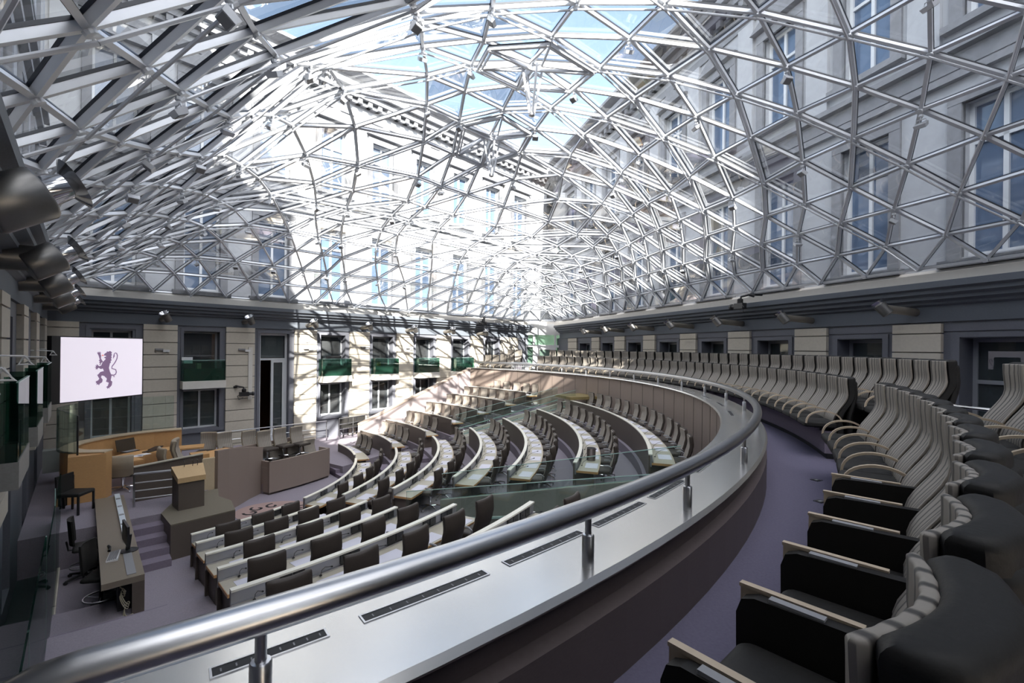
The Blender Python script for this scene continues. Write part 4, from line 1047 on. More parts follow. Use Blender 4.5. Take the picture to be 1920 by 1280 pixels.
# laptop, papers
def at_floor(px, py, z): return atz(px, py, z)
p = atz(244, 846, UF+.745)
t = thing('laptop', 'open black laptop on the clerks oak desk', 'laptop', p, phi3+.55)
mb = MB(); mb.box(-.19, .19, -.13, .13, 0, .018); mb.build('base', black_plastic, t)
mb = MB(); mb.hexa([(-.26, .13, .02), (.26, .13, .02), (.26, .145, .02), (-.26, .145, .02), (-.26, .22, .36), (.26, .22, .36), (.26, .235, .36), (-.26, .235, .36)]); mb.build('display', mat('dark_display', (.05, .035, .02), .2), t)
mb = MB(); mb.box(-.17, .17, -.10, .08, .018, .022); mb.build('keyboard', grey_plastic, t)
for i, (px, py, w, d, m_, l_) in enumerate([(268, 852, .16, .11, plate_m, 'white paper sheet on the clerks desk right of the laptop'), (281, 846, .17, .1, black_plastic, 'black folder lying on the clerks oak desk'), (292, 840, .26, .10, black_plastic, 'long black document case on the clerks oak desk'), (257, 855, .10, .14, plate_m, 'small white note pad on the clerks desk edge')]):
    p = atz(px, py, UF+.747); mb = MB(); mb.box(-w, w, -d, d, 0, .02 if m_ is black_plastic else .006)
    o = mb.build('folder' if m_ is black_plastic else 'paper_sheet', m_); o.location = (p[0], p[1], p[2]+H); o.rotation_euler = (0, 0, phi3+.5+.3*i); tag(o, l_, 'folder' if m_ is black_plastic else 'paper')
# speaker's block and lectern
t = thing('speaker_platform', 'large brown carpet-clad block under the speakers lectern', 'platform', (*T2(13.2, 2.0), AF))
bp = [T2(12.35, 1.43), T2(12.5, 2.70), T2(13.3, 2.78), T2(13.9, 2.62), T2(14.65, 2.74), T2(14.65, 1.9), T2(13.35, 1.36)]
mb = MB(); mb.prism(bp, AF, UF-.02); mb.build('body', taupe_dark, t, False, True)
mb = MB(); mb.prism(bp, UF-.02, UF+.006); mb.build('top', mat('platform_top', (.155, .135, .10), .9, noise=.15, scale=50), t, False, True)
t = thing('lectern', 'speakers lectern with sloping oak top on the brown block', 'lectern', (*T2(13.55, 1.95), UF))
lp = [T2(13.27, 1.68), T2(13.30, 2.2), T2(13.82, 2.24), T2(13.82, 1.62)]
mb = MB(); mb.prism(lp, UF, [UF+.66, UF+.66, UF+.80, UF+.80]); mb.build('body', taupe_dark, t, False, True)
lq = [T2(13.24, 1.66), T2(13.27, 2.22), T2(13.86, 2.26), T2(13.86, 1.60)]
mb = MB(); mb.prism(lq, [UF+.66, UF+.66, UF+.80, UF+.80], [UF+.78, UF+.78, UF+.95, UF+.95]); mb.build('top', oak_warm, t, False, True)
for s_ in (1.85, 2.02, 2.12):
    mb = MB(); q = T2(13.75, s_); mb.tube([(*q, UF+.93), (q[0]+.01, q[1], UF+1.02), (q[0]+.03, q[1]-.05, UF+1.08)], .008, 5); mb.lathe([(.016, 0), (.016, .05)], 7, (q[0]+.03, q[1]-.05, UF+1.07), (.3, -.6, .5)); mb.build('microphone', black_plastic, t, False, True)
# small rails
def railing(name, lab, pts, z0, h, bars, posts, m=steel, r=.019, rt=.024):
    t = thing(name, lab, 'railing', (*pts[0], z0))
    mb = MB(); P = [(*p, z0+h) for p in pts]; mb.tube(P, rt, 8); mb.build('top_rail', m, t, True, True)
    for k in range(1, bars+1):
        mb = MB(); mb.tube([(*p, z0+h*k/(bars+1)*.97) for p in pts], r*.7, 6); mb.build('rail', m, t, True, True)
    for i in range(posts):
        f = i/(posts-1)*(len(pts)-1); k = min(int(f), len(pts)-2); u = f-k; q = (pts[k][0]+(pts[k+1][0]-pts[k][0])*u, pts[k][1]+(pts[k+1][1]-pts[k][1])*u)
        mb = MB(); mb.tube([(*q, z0), (*q, z0+h)], r, 8); mb.build('post', m, t, True, True)
    return t
railing('guard_rail', 'steel guard rail at the top of the steps beside the lectern', [T2(14.3, .93), T2(14.12, 1.70)], UF, .80, 3, 2, steel, .024, .028)
lr = [L2(tau_of(x, L2, .85), .85) for x in (380, 450, 530, 614)]
railing('landing_rail', 'long thin steel railing along the left wall in front of the open door', lr, LF, .93, 2, 6)
lr = [L2(tau_of(638, L2, 1.0), 1.0), L2(tau_of(664, L2, .85), .85), L2(tau_of(690, L2, .7), .7)]
railing('landing_rail', 'short steel railing in front of the three dark chairs by the left wall', lr, LF, .98, 3, 3)
lr = [L2(tau_of(692, L2, .6), .6), L2(tau_of(716, L2, .5), .5)]
railing('landing_rail', 'last steel railing section right of the three dark chairs', lr, LF, .98, 3, 2)
# visitor chairs on the landing and the one by the oak counter
def visitor(loc, rz, lab, grp=None):
    t = thing('visitor_chair', lab, 'chair', loc, rz, grp)
    for x in (-.23, .23):
        for y, z1 in ((-.22, .82), (.22, .44)):
            mb = MB(); mb.box(x-.018, x+.018, y-.018, y+.018, 0, z1); mb.build('leg', black_plastic, t)
    mb = MB(); cushion(mb, -.25, .25, -.23, .25, .42, .50, .03); mb.build('seat', leather, t, True)
    mb = MB(); pad(mb, [.50, .52, .7, .84, .88, .89], lambda x, z: -.19-.05*(z-.5), lambda z: .25, .05, 7, .01); mb.build('backrest', leather, t, True)
    return t
rzL = atan2(nL[1], nL[0])-pi/2
for i, px in enumerate((650, 667, 682)):
    q = L2(tau_of(px, L2, .40), .40); visitor((q[0], q[1], LF), rzL, 'dark visitor chair against the left wall behind the railing, %s of three from the left' % nth(i), 'dark chairs by the left wall')
q = atz(166, 918, UF); q = T2(14.75, -.10); visitor((q[0], q[1], UF), face(1, .15), 'black visitor chair in front of the oak counter end')
# ------------------------------------------------------------------ reporters table
TT0, TT1 = 9.85, 15.1; TS0, TS1 = .24, .78
t = thing('reporters_table', 'long tall laminate table with slab end beside the glass wall', 'table', (*T2(12.4, .3), AF))
def TB(mb, t0, t1, s0, s1, z0, z1): mb.prism([T2(t0, s0), T2(t0, s1), T2(t1, s1), T2(t1, s0)], z0, z1)
TZ = -3.83; TE = 15.1
tabm = mat('table_laminate', (.20, .165, .125), .5, noise=.08, scale=30)
mb = MB(); TB(mb, TT0-.18, TE, TS0, TS1, TZ-.10, TZ); mb.build('tabletop', tabm, t, False, True)
mb = MB(); TB(mb, TT0-.18, TT0-.08, .62, TS1, AF, TZ-.10); mb.build('leg', taupe_dark, t, False, True)
mb = MB(); TB(mb, TT0-.08, TE, TS1-.07, TS1-.03, AF, TZ-.10); mb.build('modesty_panel', taupe_dark, t, False, True)
mb = MB(); TB(mb, TE-.1, TE, TS0+.02, TS1, AF, TZ-.10); mb.build('leg', taupe_dark, t, False, True)
mb = MB(); TB(mb, 11.45, TE, .60, .70, TZ, TZ+.05); o = mb.build('console_strip', mat('strip_white', (.6, .66, .70), .35), t, False, True)
for q in range(5): mb = MB(); TB(mb, 11.75+q*.7, 11.84+q*.7, .61, .69, TZ+.05, TZ+.058); mb.build('socket', grey_plastic, o, False, False).location = (0, 0, 0)
mb = MB(); TB(mb, TT0-.05, 10.9, .56, .68, TZ, TZ+.008); mb.build('cable_flap', grey_plastic, t, False, True)
p = T2(10.95, .60)
t = thing('computer_monitor', 'black flat monitor seen edge-on on the reporters table', 'monitor', (*p, TZ), phi3+.08)
mb = MB(); mb.box(-.015, .02, -.27, .27, .16, .52); mb.build('display', black_plastic, t)
mb = MB(); mb.tube([(.03, 0, .01), (.06, 0, .3)], .035, 8); mb.build('neck', black_plastic, t)
mb = MB(); mb.lathe([(.14, 0), (.14, .015), (.05, .03)], 18, (.05, 0, 0)); mb.build('stand', black_plastic, t)
t = thing('keyboard', 'grey keyboard on the reporters table in front of the monitor', 'keyboard', (*T2(10.8, .42), TZ), phi3-.15)
mb = MB(); mb.hexa([(-.07, -.22, 0), (.09, -.22, 0), (.09, .22, 0), (-.07, .22, 0), (-.07, -.22, .02), (.09, -.22, .04), (.09, .22, .04), (-.07, .22, .02)]); mb.build('case', white_plastic, t)
mb = MB()
for a in range(5):
    for b in range(13): mb.box(-.06+a*.027, -.038+a*.027, -.205+b*.032, -.178+b*.032, .02+a*.004, .034+a*.004)
mb.build('keys', grey_plastic, t)
t = thing('desk_phone', 'dark telephone handset lying behind the keyboard on the reporters table', 'phone', (*T2(11.25, .40), TZ), phi3)
mb = MB(); mb.tube([(-.02, -.14, .02), (.0, 0, .04), (-.02, .14, .02)], [.025, .016, .025], 7); mb.build('handset', black_plastic, t, True)
t = thing('computer_tower', 'black computer tower under the near end of the reporters table', 'computer', (*T2(10.15, .55), AF+.28), phi3)
mb = MB(); mb.box(-.1, .1, -.22, .22, 0, .52); mb.build('case', black_plastic, t); mb = MB(); mb.lathe([(.012, 0), (.012, .006)], 8, (-.02, -.222, .1), (0, -1, 0)); mb.build('power_button', white_plastic, t)
mb = MB(); mb.box(-.1, .1, -.2, .2, -.28, 0); mb.build('shelf', taupe_dark, t)
mb = MB(); c = T2(9.85, .48)
for q in range(3):
    P = [(c[0]+.02*q, c[1], TZ-.2)]
    for kk in range(1, 58):
        k = kk/3.; a = k*.9+q; P.append((c[0]+.05*sin(a)+.02*q+.012*k, c[1]-.02*cos(a)*1.3-.004*k, TZ-.2-.032*k+.05*cos(a*1.3)))
    mb.tube(P, .007, 5)
tag(mb.build('cable_bundle', mat('cable_cream', (.42, .38, .28), .5)), 'tangle of cream cables hanging under the reporters table', 'cables')
def draughting(loc, rz, lab):
    t = thing('draughting_chair', lab, 'chair', loc, rz, 'tall chairs at the reporters table')
    mb = MB(); cushion(mb, -.24, .24, -.2, .28, .60, .68, .04); mb.build('seat', leather, t, True)
    mb = MB(); pad(mb, [.74, .77, .9, 1.05, 1.17, 1.22, 1.24], lambda x, z: -.2-.08*(z-.75)+.05*(x/.2)**2, lambda z: .22-.05*abs(z-.98), .05, 9, .012); mb.build('backrest', leather, t, True)
    mb = MB(); mb.tube([(0, -.05, .6), (0, -.26, .62), (0, -.29, .8)], .018, 6); mb.build('back_stem', black_plastic, t)
    mb = MB(); mb.lathe([(.03, .08), (.03, .35), (.02, .36), (.02, .6)], 10); mb.build('column', black_plastic, t, True)
    mb = MB(); P = [(.24*cos(2*pi*k/20), .24*sin(2*pi*k/20), .26) for k in range(20)]; mb.tube(P, .013, 6, True)
    for k in range(3): a = 2*pi*k/3+.4; mb.tube([(0, 0, .24), (.24*cos(a), .24*sin(a), .26)], .008, 5)
    mb.build('foot_ring', steel, t, True)
    mb = MB()
    for k in range(5):
        a = 2*pi*k/5+.2; e = (.33*cos(a), .33*sin(a), .06); mb.tube([(0, 0, .10), e], [.028, .02], 6); mb.lathe([(.03, -.02), (.03, .02)], 9, (e[0], e[1], .03), (-sin(a), cos(a), 0))
    mb.build('star_base', black_plastic, t)
for (tt, ss, rz, lab) in ((15.4, -.08, face(.85, .5), 'tall black chair with foot ring beyond the far end of the reporters table'), (12.6, .08, face(.75, .66), 'tall black chair with foot ring at the middle of the reporters table'), (10.85, .27, face(.95, .25), 'nearest tall black chair, its foot ring under the reporters table end')):
    draughting((*T2(tt, ss), AF), rz, lab)
# ------------------------------------------------------------------ tinted glass along the near wall
for i in range(4):
    a, b = 3.2+2.75*i, 3.2+2.75*(i+1)-.03
    t = thing('glass_wall_panel', 'dark green glass wall panel left of the reporters table, %s from the camera' % nth(i), 'glass panel', (*T2((a+b)/2, -.5), AF), 0, 'green glass wall panels')
    mb = MB(); mb.prism([T2(a, -.33), T2(b, -.33), T2(b, -.345), T2(a, -.345)], AF-.02, -2.6 if i < 2 else -2.9); mb.build('pane', deep_glass, t, False, True)
    mb = MB(); mb.prism([T2(a, -.33), T2(a+.02, -.33), T2(a+.02, -.345), T2(a, -.345)], AF, -2.6); mb.build('pane_edge', edge_glass, t, False, True)
    mb = MB(); mb.prism([T2(a, -.31), T2(b, -.31), T2(b, -.37), T2(a, -.37)], AF, AF+.06); mb.build('sill', cream, t, False, True)
# stone and glass boxes on the near wall
for i, (tt, zz) in enumerate([(5.7, -1.47), (8.95, -1.47), (12.15, -1.47), (15.35, -1.47)]):
    t = thing('press_box', 'grey box balcony with green glass front on the near wall, %s from the camera' % nth(i), 'balcony', (*T2(tt, -.6), zz), 0, 'glass boxes on the near wall')
    mb = MB(); mb.prism([T2(tt-.75, S3), T2(tt-.75, -.56), T2(tt+.75, -.56), T2(tt+.75, S3)], zz-.34, zz); mb.build('slab', mat('box_stone_%d' % i, (.26, .25, .235), .7, noise=.15, scale=30), t, False, True)
    mb = MB(); mb.prism([T2(tt-.75, -.57), T2(tt+.75, -.57), T2(tt+.75, -.585), T2(tt-.75, -.585)], zz, zz+.97); mb.build('front_glass', deep_glass, t, False, True)
    mb = MB(); mb.prism([T2(tt-.75, S3), T2(tt-.75, -.58), T2(tt-.735, -.58), T2(tt-.735, S3)], zz, zz+.97); mb.build('side_glass', deep_glass, t, False, True)
    mb = MB(); mb.prism([T2(tt+.735, S3), T2(tt+.735, -.58), T2(tt+.75, -.58), T2(tt+.75, S3)], zz, zz+.97); mb.build('side_glass', deep_glass, t, False, True)
    mb = MB(); mb.prism([T2(tt-.755, -.565), T2(tt+.755, -.565), T2(tt+.755, -.59), T2(tt-.755, -.59)], zz+.97, zz+.985); mb.build('top_edge', edge_glass, t, False, True)
# lamp arms of the press boxes
for i, (px, py, ss) in enumerate([(108, 657, -.55), (99, 660, -.55), (84, 672, -.52), (46, 672, -.50), (4, 697, -.48)]):
    a, b = ray(px, py); e0_, d0_ = T2(0, ss), D3
    tt = (a*e0_[1]-e0_[0])/(d0_[0]-a*d0_[1]); q = T2(tt, ss); z = b*q[1]
    t = thing('reading_lamp', 'thin white lamp arm reaching out of the near wall, %s from the screen' % nth(i), 'lamp', (q[0], q[1], z), 0, 'thin white lamp arms')
    w = T2(tt-.3, S3-.05); s0 = (w[0]-q[0], w[1]-q[1], .05)
    mb = MB(); mb.tube([s0, (0, 0, .03)], .012, 6); mb.build('arm', white_plastic, t)
    mb = MB(); c = (0, 0, 0); d = (-D3[0], -D3[1], 0)
    for sg in (1,): mb.tube([(0, 0, .03), add(mul(E3+(0,), .07), (0, 0, -.07)), add(mul(E3+(0,), -.05), (0, 0, -.07)), (0, 0, .03)], .02, 6)
    mb.build('head', white_plastic, t)
# white cabinet + bag near the corner
q = T2(18.3, -.55); mb = MB(); mb.box(-.25, .25, -.18, .18, 0, .62); o = mb.build('wall_cabinet', mat('cabinet_grey', (.36, .37, .36), .5)); o.location = (q[0], q[1], -3.65+H); o.rotation_euler = (0, 0, phi3); tag(o, 'grey metal cabinet on the wall left of the oak counter', 'cabinet')
q = T2(18.35, -.05); mb = MB(); mb.lathe([(.12, 0), (.15, .15), (.15, .5), (.08, .62)], 12); o = mb.build('dark_bag', black_plastic, None, True); o.location = (q[0], q[1], UF+.3+H); tag(o, 'dark bag hanging beside the grey cabinet', 'bag')
# rug with the black figure
c = atz(520, 958, AF); t = thing('rug', 'pinkish rug with black swirls on the arena floor', 'rug', (c[0], c[1], AF))
mb = MB(); mb.prism([(1.15*cos(a)*1.0, .85*sin(a)) for a in [2*pi*k/28 for k in range(28)]], .001, .012); mb.build('pile', rug_m, t)
mb = MB()
for q in range(9):
    a = 2*pi*q/9; cx, cy = .55*cos(a)*1.25, .48*sin(a); P = []
    for k in range(14):
        b = a+k*.42; r = .21*(1-k/16); P.append((cx+r*cos(b), cy+r*sin(b)))
    for k in range(13):
        (x0, y0), (x1, y1) = P[k], P[k+1]; d = norm((x1-x0, y1-y0)); w = .035
        mb.prism([(x0-d[1]*w, y0+d[0]*w), (x0+d[1]*w, y0-d[0]*w), (x1+d[1]*w, y1-d[0]*w), (x1-d[1]*w, y1+d[0]*w)], .012, .0145+.0002*(q % 3))
mb.build('swirl_pattern', black_m, t)
# ------------------------------------------------------------------ vomitory balustrades and sloping parapets
def radial_glass(lab, th, r0, r1, zf, h=.62, m=clear_glass, panels=4, edge=edge_glass):
    t = thing('glass_balustrade', lab, 'balustrade', (*pol(C2, (r0+r1)/2, th), zf(r0)))
    for k in range(panels):
        a, b = r0+(r1-r0)*k/panels+.01, r0+(r1-r0)*(k+1)/panels-.01
        pa, pb = pol(C2, a, th), pol(C2, b, th); o_ = (-sin(R(th))*.008, cos(R(th))*.008)
        poly = [(pa[0]-o_[0], pa[1]-o_[1]), (pb[0]-o_[0], pb[1]-o_[1]), (pb[0]+o_[0], pb[1]+o_[1]), (pa[0]+o_[0], pa[1]+o_[1])]
        za, zb_ = zf(a), zf(b)
        mb = MB(); mb.prism(poly, [za, zb_, zb_, za], [za+h, zb_+h, zb_+h, za+h]); mb.build('pane', m, t, False, True)
    pa, pb = pol(C2, r0, th), pol(C2, r1, th)
    mb = MB(); mb.bar((*pa, zf(r0)+.01), (*pb, zf(r1)+.01), .03, .035); mb.build('base_rail', edge, t, False, True)
    mb = MB(); mb.bar((*pa, zf(r0)+h), (*pb, zf(r1)+h), .02, .012); mb.build('top_edge', edge, t, False, True)
    return t
slope = lambda r: TIER(4)+.303*(r-RS[4])/1.5+.16
radial_glass('glass balustrade on the middle block side of the far stairwell', 22.0, 10.9, 16.0, lambda r: slope(r)+.25)
radial_glass('glass balustrade on the sunlit block side of the far stairwell', 27.6, 10.9, 16.0, lambda r: slope(r)+.25)
radial_glass('glass balustrade on the near block side of the near stairwell', -25.4, 10.9, 16.2, lambda r: slope(r)+.1)
radial_glass('glass balustrade on the middle block side of the near stairwell', -17.8, 10.9, 16.2, lambda r: slope(r)+.1)
wellm = mat('well_wall', (.21, .22, .19), .7, noise=.06, scale=30); well_lit = mat('well_wall_lit', (.62, .6, .52), .7)  # far stairwell walls get a paler colour, their bright light painted in
for lab, th, m_ in (('trim', 22.3, well_lit), ('trim', 27.25, well_lit), ('trim', -25.2, wellm), ('trim', -18.0, wellm)):
    mb = MB(); pa, pb = pol(C2, 10.9, th), pol(C2, 16.4, th); o_ = (-sin(R(th))*.04, cos(R(th))*.04)
    mb.prism([(pa[0]-o_[0], pa[1]-o_[1]), (pb[0]-o_[0], pb[1]-o_[1]), (pb[0]+o_[0], pb[1]+o_[1]), (pa[0]+o_[0], pa[1]+o_[1])], TIER(5)-.1, [slope(10.9)+.12, slope(16.4)+.12, slope(16.4)+.12, slope(10.9)+.12]); struct(tname(), mb, m_)
mb = MB(); mb.ring(C2, 15.5, 16.9, -2.2, -2.08, 20.5, 25.5, 6); tag(mb.build('door_canopy', mat('ochre_panel', (.22, .17, .07), .5)), 'ochre soffit panel above the far stairwell exit', 'panel')
# sloping parapet at the left end of the sunlit block
t = thing('sloping_parapet', 'sloping brown-topped stair parapet between the left wall and the sunlit block', 'parapet', (*pol(C2, 12, 52), -2.9))
pa, pb = pol(C2, 15.6, 52.3), pol(C2, 8.2, 51); d = norm(sub(pb, pa)); o_ = (-d[1]*.07, d[0]*.07)
poly = [(pa[0]-o_[0], pa[1]-o_[1]), (pb[0]-o_[0], pb[1]-o_[1]), (pb[0]+o_[0], pb[1]+o_[1]), (pa[0]+o_[0], pa[1]+o_[1])]
mb = MB(); mb.prism(poly, AF, [-1.25, -3.55, -3.55, -1.25]); mb.build('side_wall', mat('parapet_cloth', (.40, .345, .35), .9, noise=.06, scale=40), t, False, True)
o2 = (o_[0]*1.5, o_[1]*1.5); poly = [(pa[0]-o2[0], pa[1]-o2[1]), (pb[0]-o2[0], pb[1]-o2[1]), (pb[0]+o2[0], pb[1]+o2[1]), (pa[0]+o2[0], pa[1]+o2[1])]
mb = MB(); mb.prism(poly, [-1.25, -3.55, -3.55, -1.25], [-1.17, -3.47, -3.47, -1.17]); mb.build('cap', taupe, t, False, True)
# white stair railing at the far end of the gallery
a, b = pol(C1, 16.8, 47.0), pol(C1, 16.8, 51.8)
t = thing('stair_gate', 'white barred stair railing at the far end of the gallery', 'railing', (*a, GF))
for q in range(12):
    u = q/11.; p = (a[0]+(b[0]-a[0])*u, a[1]+(b[1]-a[1])*u); mb = MB(); mb.tube([(*p, GF), (*p, GF+1.0)], .016, 6); mb.build('baluster', white_plastic, t, False, True)
for z in (.98, .75, .2): mb = MB(); mb.tube([(*a, GF+z), (*b, GF+z)], .02, 6); mb.build('rail', white_plastic, t, False, True)
# steel bar gate in the right aisle
a, b = atz(1737, 738, -.72), atz(1880, 746, -.66)
p, q = pol(C1, 17.75, -26.4), pol(C1, 18.9, -31.0)
t = thing('aisle_rail', 'slim steel rails across the aisle at right between the rear seats', 'railing', (*p, ZB2))
for dz, f0 in ((.82, 0), (.62, .45), (.28, .3), (.05, .4)):
    s0 = (p[0]+(q[0]-p[0])*f0, p[1]+(q[1]-p[1])*f0, ZB2+dz); mb = MB(); mb.tube([s0, (*q, ZB2+dz)], .022, 8); mb.build('rail', chrome, t, True, True)
mb = MB(); mb.tube([(*q, ZB2), (*q, ZB2+.82)], .022, 8); mb.build('post', chrome, t, True, True)
# floor boxes in the gallery carpet
for i, (px, py) in enumerate([(1531, 900), (1538, 940)]):
    c = atz(px, py, GF); t = thing('floor_box', 'small black floor outlet in the gallery carpet, %s' % ('farther of the two', 'nearer of the two')[i], 'outlet', (c[0], c[1], GF), .4)
    mb = MB(); mb.box(-.06, .06, -.05, .05, 0, .006); mb.build('lid', black_plastic, t); mb = MB(); mb.box(-.03, .03, -.02, .02, .006, .009); mb.build('flap', grey_plastic, t)
# ------------------------------------------------------------------ the building around the court
def outer(name, fn, inward, t0, t1, z0, z1, pitch, t_off, label, win_w=1.25, back=1.2):
    t = thing(name, label, 'building', (*fn((t0+t1)/2, -1), z0), 0)
    lo, hi = min(t0, t1), max(t0, t1); k0 = int((lo-t_off)/pitch)-1; cs = [t_off+pitch*k for k in range(k0, k0+40) if lo+.9 < t_off+pitch*k < hi-.9]
    st = [(z0+.25, z0+3.7), (z0+5.6, z0+8.6)]
    holes = [(c-win_w/2, c+win_w/2, a, b) for c in cs for a, b in st]
    ts = sorted(set([lo, hi]+[h[0] for h in holes]+[h[1] for h in holes])); zs = sorted(set([z0, z1]+[h[2] for h in holes]+[h[3] for h in holes]))
    mb = MB()
    for a, b in zip(ts, ts[1:]):
        r0 = None
        for c, d in zip(zs, zs[1:]):
            solid = not any(h[0] < (a+b)/2 < h[1] and h[2] < (c+d)/2 < h[3] for h in holes)
            if solid and r0 is None: r0 = c
            if not solid and r0 is not None: slab(mb, fn, a, b, r0, c, -.6, -.12); r0 = None
        if r0 is not None: slab(mb, fn, a, b, r0, zs[-1], -.6, -.12)
    slab(mb, fn, lo, hi, z0, z1, -back-.4, -back)
    mb.build('wall', facade_m, t, False, True)
    mb = MB()
    for pz, ph, pp in ((z0+4.25, .16, .16), (z0+4.5, .32, .05), (z0+4.9, .14, .22), (z0+9.6, .3, .06), (z0+10.2, .18, .22), (z0+10.45, .28, .42), (z0+10.75, .25, .62), (z1-.16, .16, .66)):
        slab(mb, fn, lo, hi, pz, pz+ph, -.2, -.12+pp)
    k = lo+.2
    while k < hi:
        slab(mb, fn, k, k+.22, z0+10.2, z0+10.5, -.2, .25); k += .55
    mb.build('cornice', facade_trim, t, False, True)
    pil = MB()
    for c in cs: 
        slab(pil, fn, c+pitch/2-.34, c+pitch/2+.34, z0+4.95, z0+9.6, -.2, -.02)
    if cs: pil.build('pilaster', facade_m, t, False, True)
    for c in cs:
        for si, (a, b) in enumerate(st):
            mb = MB()
            slab(mb, fn, c-win_w/2-.26, c-win_w/2, a-.1, b+.02, -.2, -.05); slab(mb, fn, c+win_w/2, c+win_w/2+.26, a-.1, b+.02, -.2, -.05)
            slab(mb, fn, c-win_w/2-.26, c+win_w/2+.26, b, b+.26, -.2, -.04)
            slab(mb, fn, c-win_w/2-.36, c+win_w/2+.36, a-.22, a-.06, -.2, .08)
            if si == 1:
                p0, p1, pk = fn(c-win_w/2-.42, -.15), fn(c+win_w/2+.42, -.15), fn(c, -.15); f0, f1, fk = fn(c-win_w/2-.42, .12), fn(c+win_w/2+.42, .12), fn(c, .12)
                zz = b+.36
                mb.add([(*p0, zz), (*p1, zz), (*pk, zz+.62), (*f0, zz), (*f1, zz), (*fk, zz+.62)], [(0, 2, 1), (3, 4, 5), (0, 1, 4, 3), (1, 2, 5, 4), (2, 0, 3, 5)])
            w_ = mb.build('window', facade_trim, t, False, True)
            fr = MB(); frame_rect(fr, fn, c-win_w/2, c+win_w/2, a, b, .09, -.42, -.34, (c,), (b-.9,)); o = fr.build('frame', frame_white, w_); o.location = (0, 0, 0)
            g = MB(); slab(g, fn, c-win_w/2, c+win_w/2, a, b, -.41, -.40); o = g.build('pane', sky_pane, w_); o.location = (0, 0, 0)
    rf = MB(); p = [fn(lo, -.1), fn(hi, -.1), fn(hi, -5), fn(lo, -5)]; rf.prism(p, [z1, z1, z1+1.6, z1+1.6], [z1+.12, z1+.12, z1+1.75, z1+1.75]); rf.build('roof', slate_m, t, False, True)
    return t
ZT = 13.6
pL = abs(sum(pl[i][0] for i in (5,))-pl[0][0])/5
outer('courtyard_building', L2, nL, .3, TL1+.5, 1.9, ZT, pL, (bays[1][0]+bays[1][1])/2, 'cream stone courtyard building rising above the left wall outside the dome')
pR = abs(pr[5][0]-pr[0][0])/5
outer('courtyard_building', R2, nR, .3, 46, 1.9, ZT, pR, (baysR[0][0]+baysR[0][1])/2, 'shaded stone courtyard building rising above the right wall outside the dome')
def FE(t_, p): return (t_, 34.9-p)
outer('courtyard_building', FE, (0, -1), -2.2, 8, 1.9, ZT+1.5, 2.6, 1.0, 'bright cream building beyond the far end of the dome')
pT = 3.25
def T4(t, p): return T2(t, S3+p)
outer('courtyard_building', T4, E3, 5.3, 20.4, 1.9, 17.5, pT, 5.0, 'shaded stone courtyard building over the near wall at the left edge')
t = thing('courtyard_building', 'unseen wing behind the camera, its roofline shaped to shade the court', 'building', (*T2(-5, -3), 1.9))
mb = MB(); pts = [(5.2, 8.5), (1.2, 8.5), (-6.3, 12.3), (-10.5, 15.5), (-15.9, 19.6), (-19, 22), (-22, 23), (-29.5, 27), (-36, 30)]  # unseen wing; roofline shaped to block the sun over the shaded parts
for (a, za), (b, zb_) in zip(pts, pts[1:]):
    q = [T2(a, -1.05), T2(b, -1.05), T2(b, -6), T2(a, -6)]
    mb.prism(q, 1.9 if a > -15 else -4, [za, zb_, zb_, za])
mb.build('wall', facade_m, t, False, True)
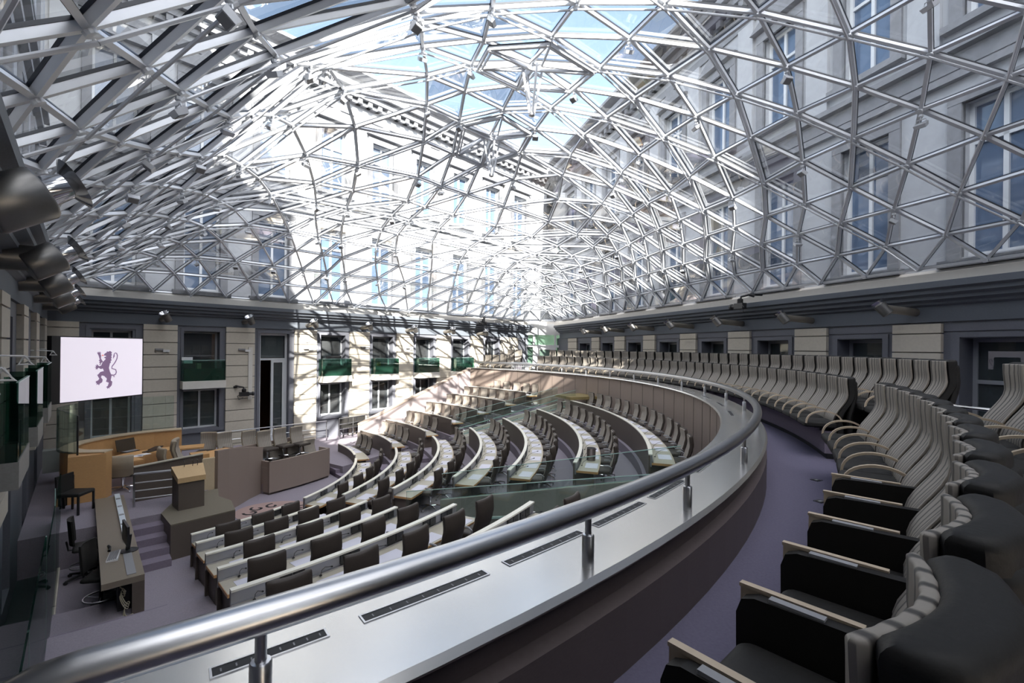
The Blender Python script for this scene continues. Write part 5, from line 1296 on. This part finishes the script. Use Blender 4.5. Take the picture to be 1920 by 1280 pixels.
# ------------------------------------------------------------------ light
SUN = norm((-.30, .935, -.60))
sd = bpy.data.lights.new('sun', 'SUN'); sd.energy = 12; sd.angle = R(.6); sd.color = (1., .93, .82)
so = bpy.data.objects.new('sun', sd); COL.objects.link(so); so.rotation_euler = mathutils.Vector(SUN).to_track_quat('-Z', 'Y').to_euler(); so.location = (8, -14, 30)
w = bpy.data.worlds.new('sky'); scene.world = w; w.use_nodes = True; nt = w.node_tree; nt.nodes.clear()
out = nt.nodes.new('ShaderNodeOutputWorld'); bg = nt.nodes.new('ShaderNodeBackground'); sky = nt.nodes.new('ShaderNodeTexSky')
sky.sky_type = 'NISHITA'; sky.sun_disc = False; sky.sun_elevation = R(33); sky.sun_rotation = atan2(-SUN[0], -SUN[1]); sky.air_density = 1.; sky.dust_density = .25; sky.ozone_density = 1.
bg.inputs['Strength'].default_value = .60
wb = nt.nodes.new('ShaderNodeMix'); wb.data_type = 'RGBA'; wb.blend_type = 'MULTIPLY'; wb.inputs['Factor'].default_value = 1; wb.inputs['B'].default_value = (.42, .36, .30, 1)
# bright thin haze around the sun, clear blue sky opposite
tc = nt.nodes.new('ShaderNodeTexCoord'); dp = nt.nodes.new('ShaderNodeVectorMath'); dp.operation = 'DOT_PRODUCT'; dp.inputs[1].default_value = mul(SUN, -1)
mr = nt.nodes.new('ShaderNodeMapRange'); mr.interpolation_type = 'SMOOTHSTEP'; mr.inputs['From Min'].default_value = .05; mr.inputs['From Max'].default_value = .95
hz = nt.nodes.new('ShaderNodeMix'); hz.data_type = 'RGBA'; hz.inputs['A'].default_value = (0, 0, 0, 1); hz.inputs['B'].default_value = (3.3, 3.05, 2.75, 1)
ad = nt.nodes.new('ShaderNodeMix'); ad.data_type = 'RGBA'; ad.blend_type = 'ADD'; ad.inputs['Factor'].default_value = 1
nt.links.new(tc.outputs['Generated'], dp.inputs[0]); nt.links.new(dp.outputs['Value'], mr.inputs['Value']); nt.links.new(mr.outputs['Result'], hz.inputs['Factor'])
nt.links.new(sky.outputs[0], wb.inputs['A']); nt.links.new(wb.outputs['Result'], ad.inputs['A']); nt.links.new(hz.outputs['Result'], ad.inputs['B']); nt.links.new(ad.outputs['Result'], bg.inputs[0]); nt.links.new(bg.outputs[0], out.inputs[0])
vs = scene.view_settings; scene.display_settings.display_device = 'sRGB'
vs.view_transform = 'Standard'; vs.look = 'None'; vs.gamma = 1; vs.use_curve_mapping = False; vs.exposure = 1.52
cy = scene.cycles; cy.max_bounces = 9; cy.diffuse_bounces = 4; cy.glossy_bounces = 3; cy.transparent_max_bounces = 14; cy.transmission_bounces = 4; cy.caustics_reflective = False; cy.caustics_refractive = False; cy.sample_clamp_indirect = 6
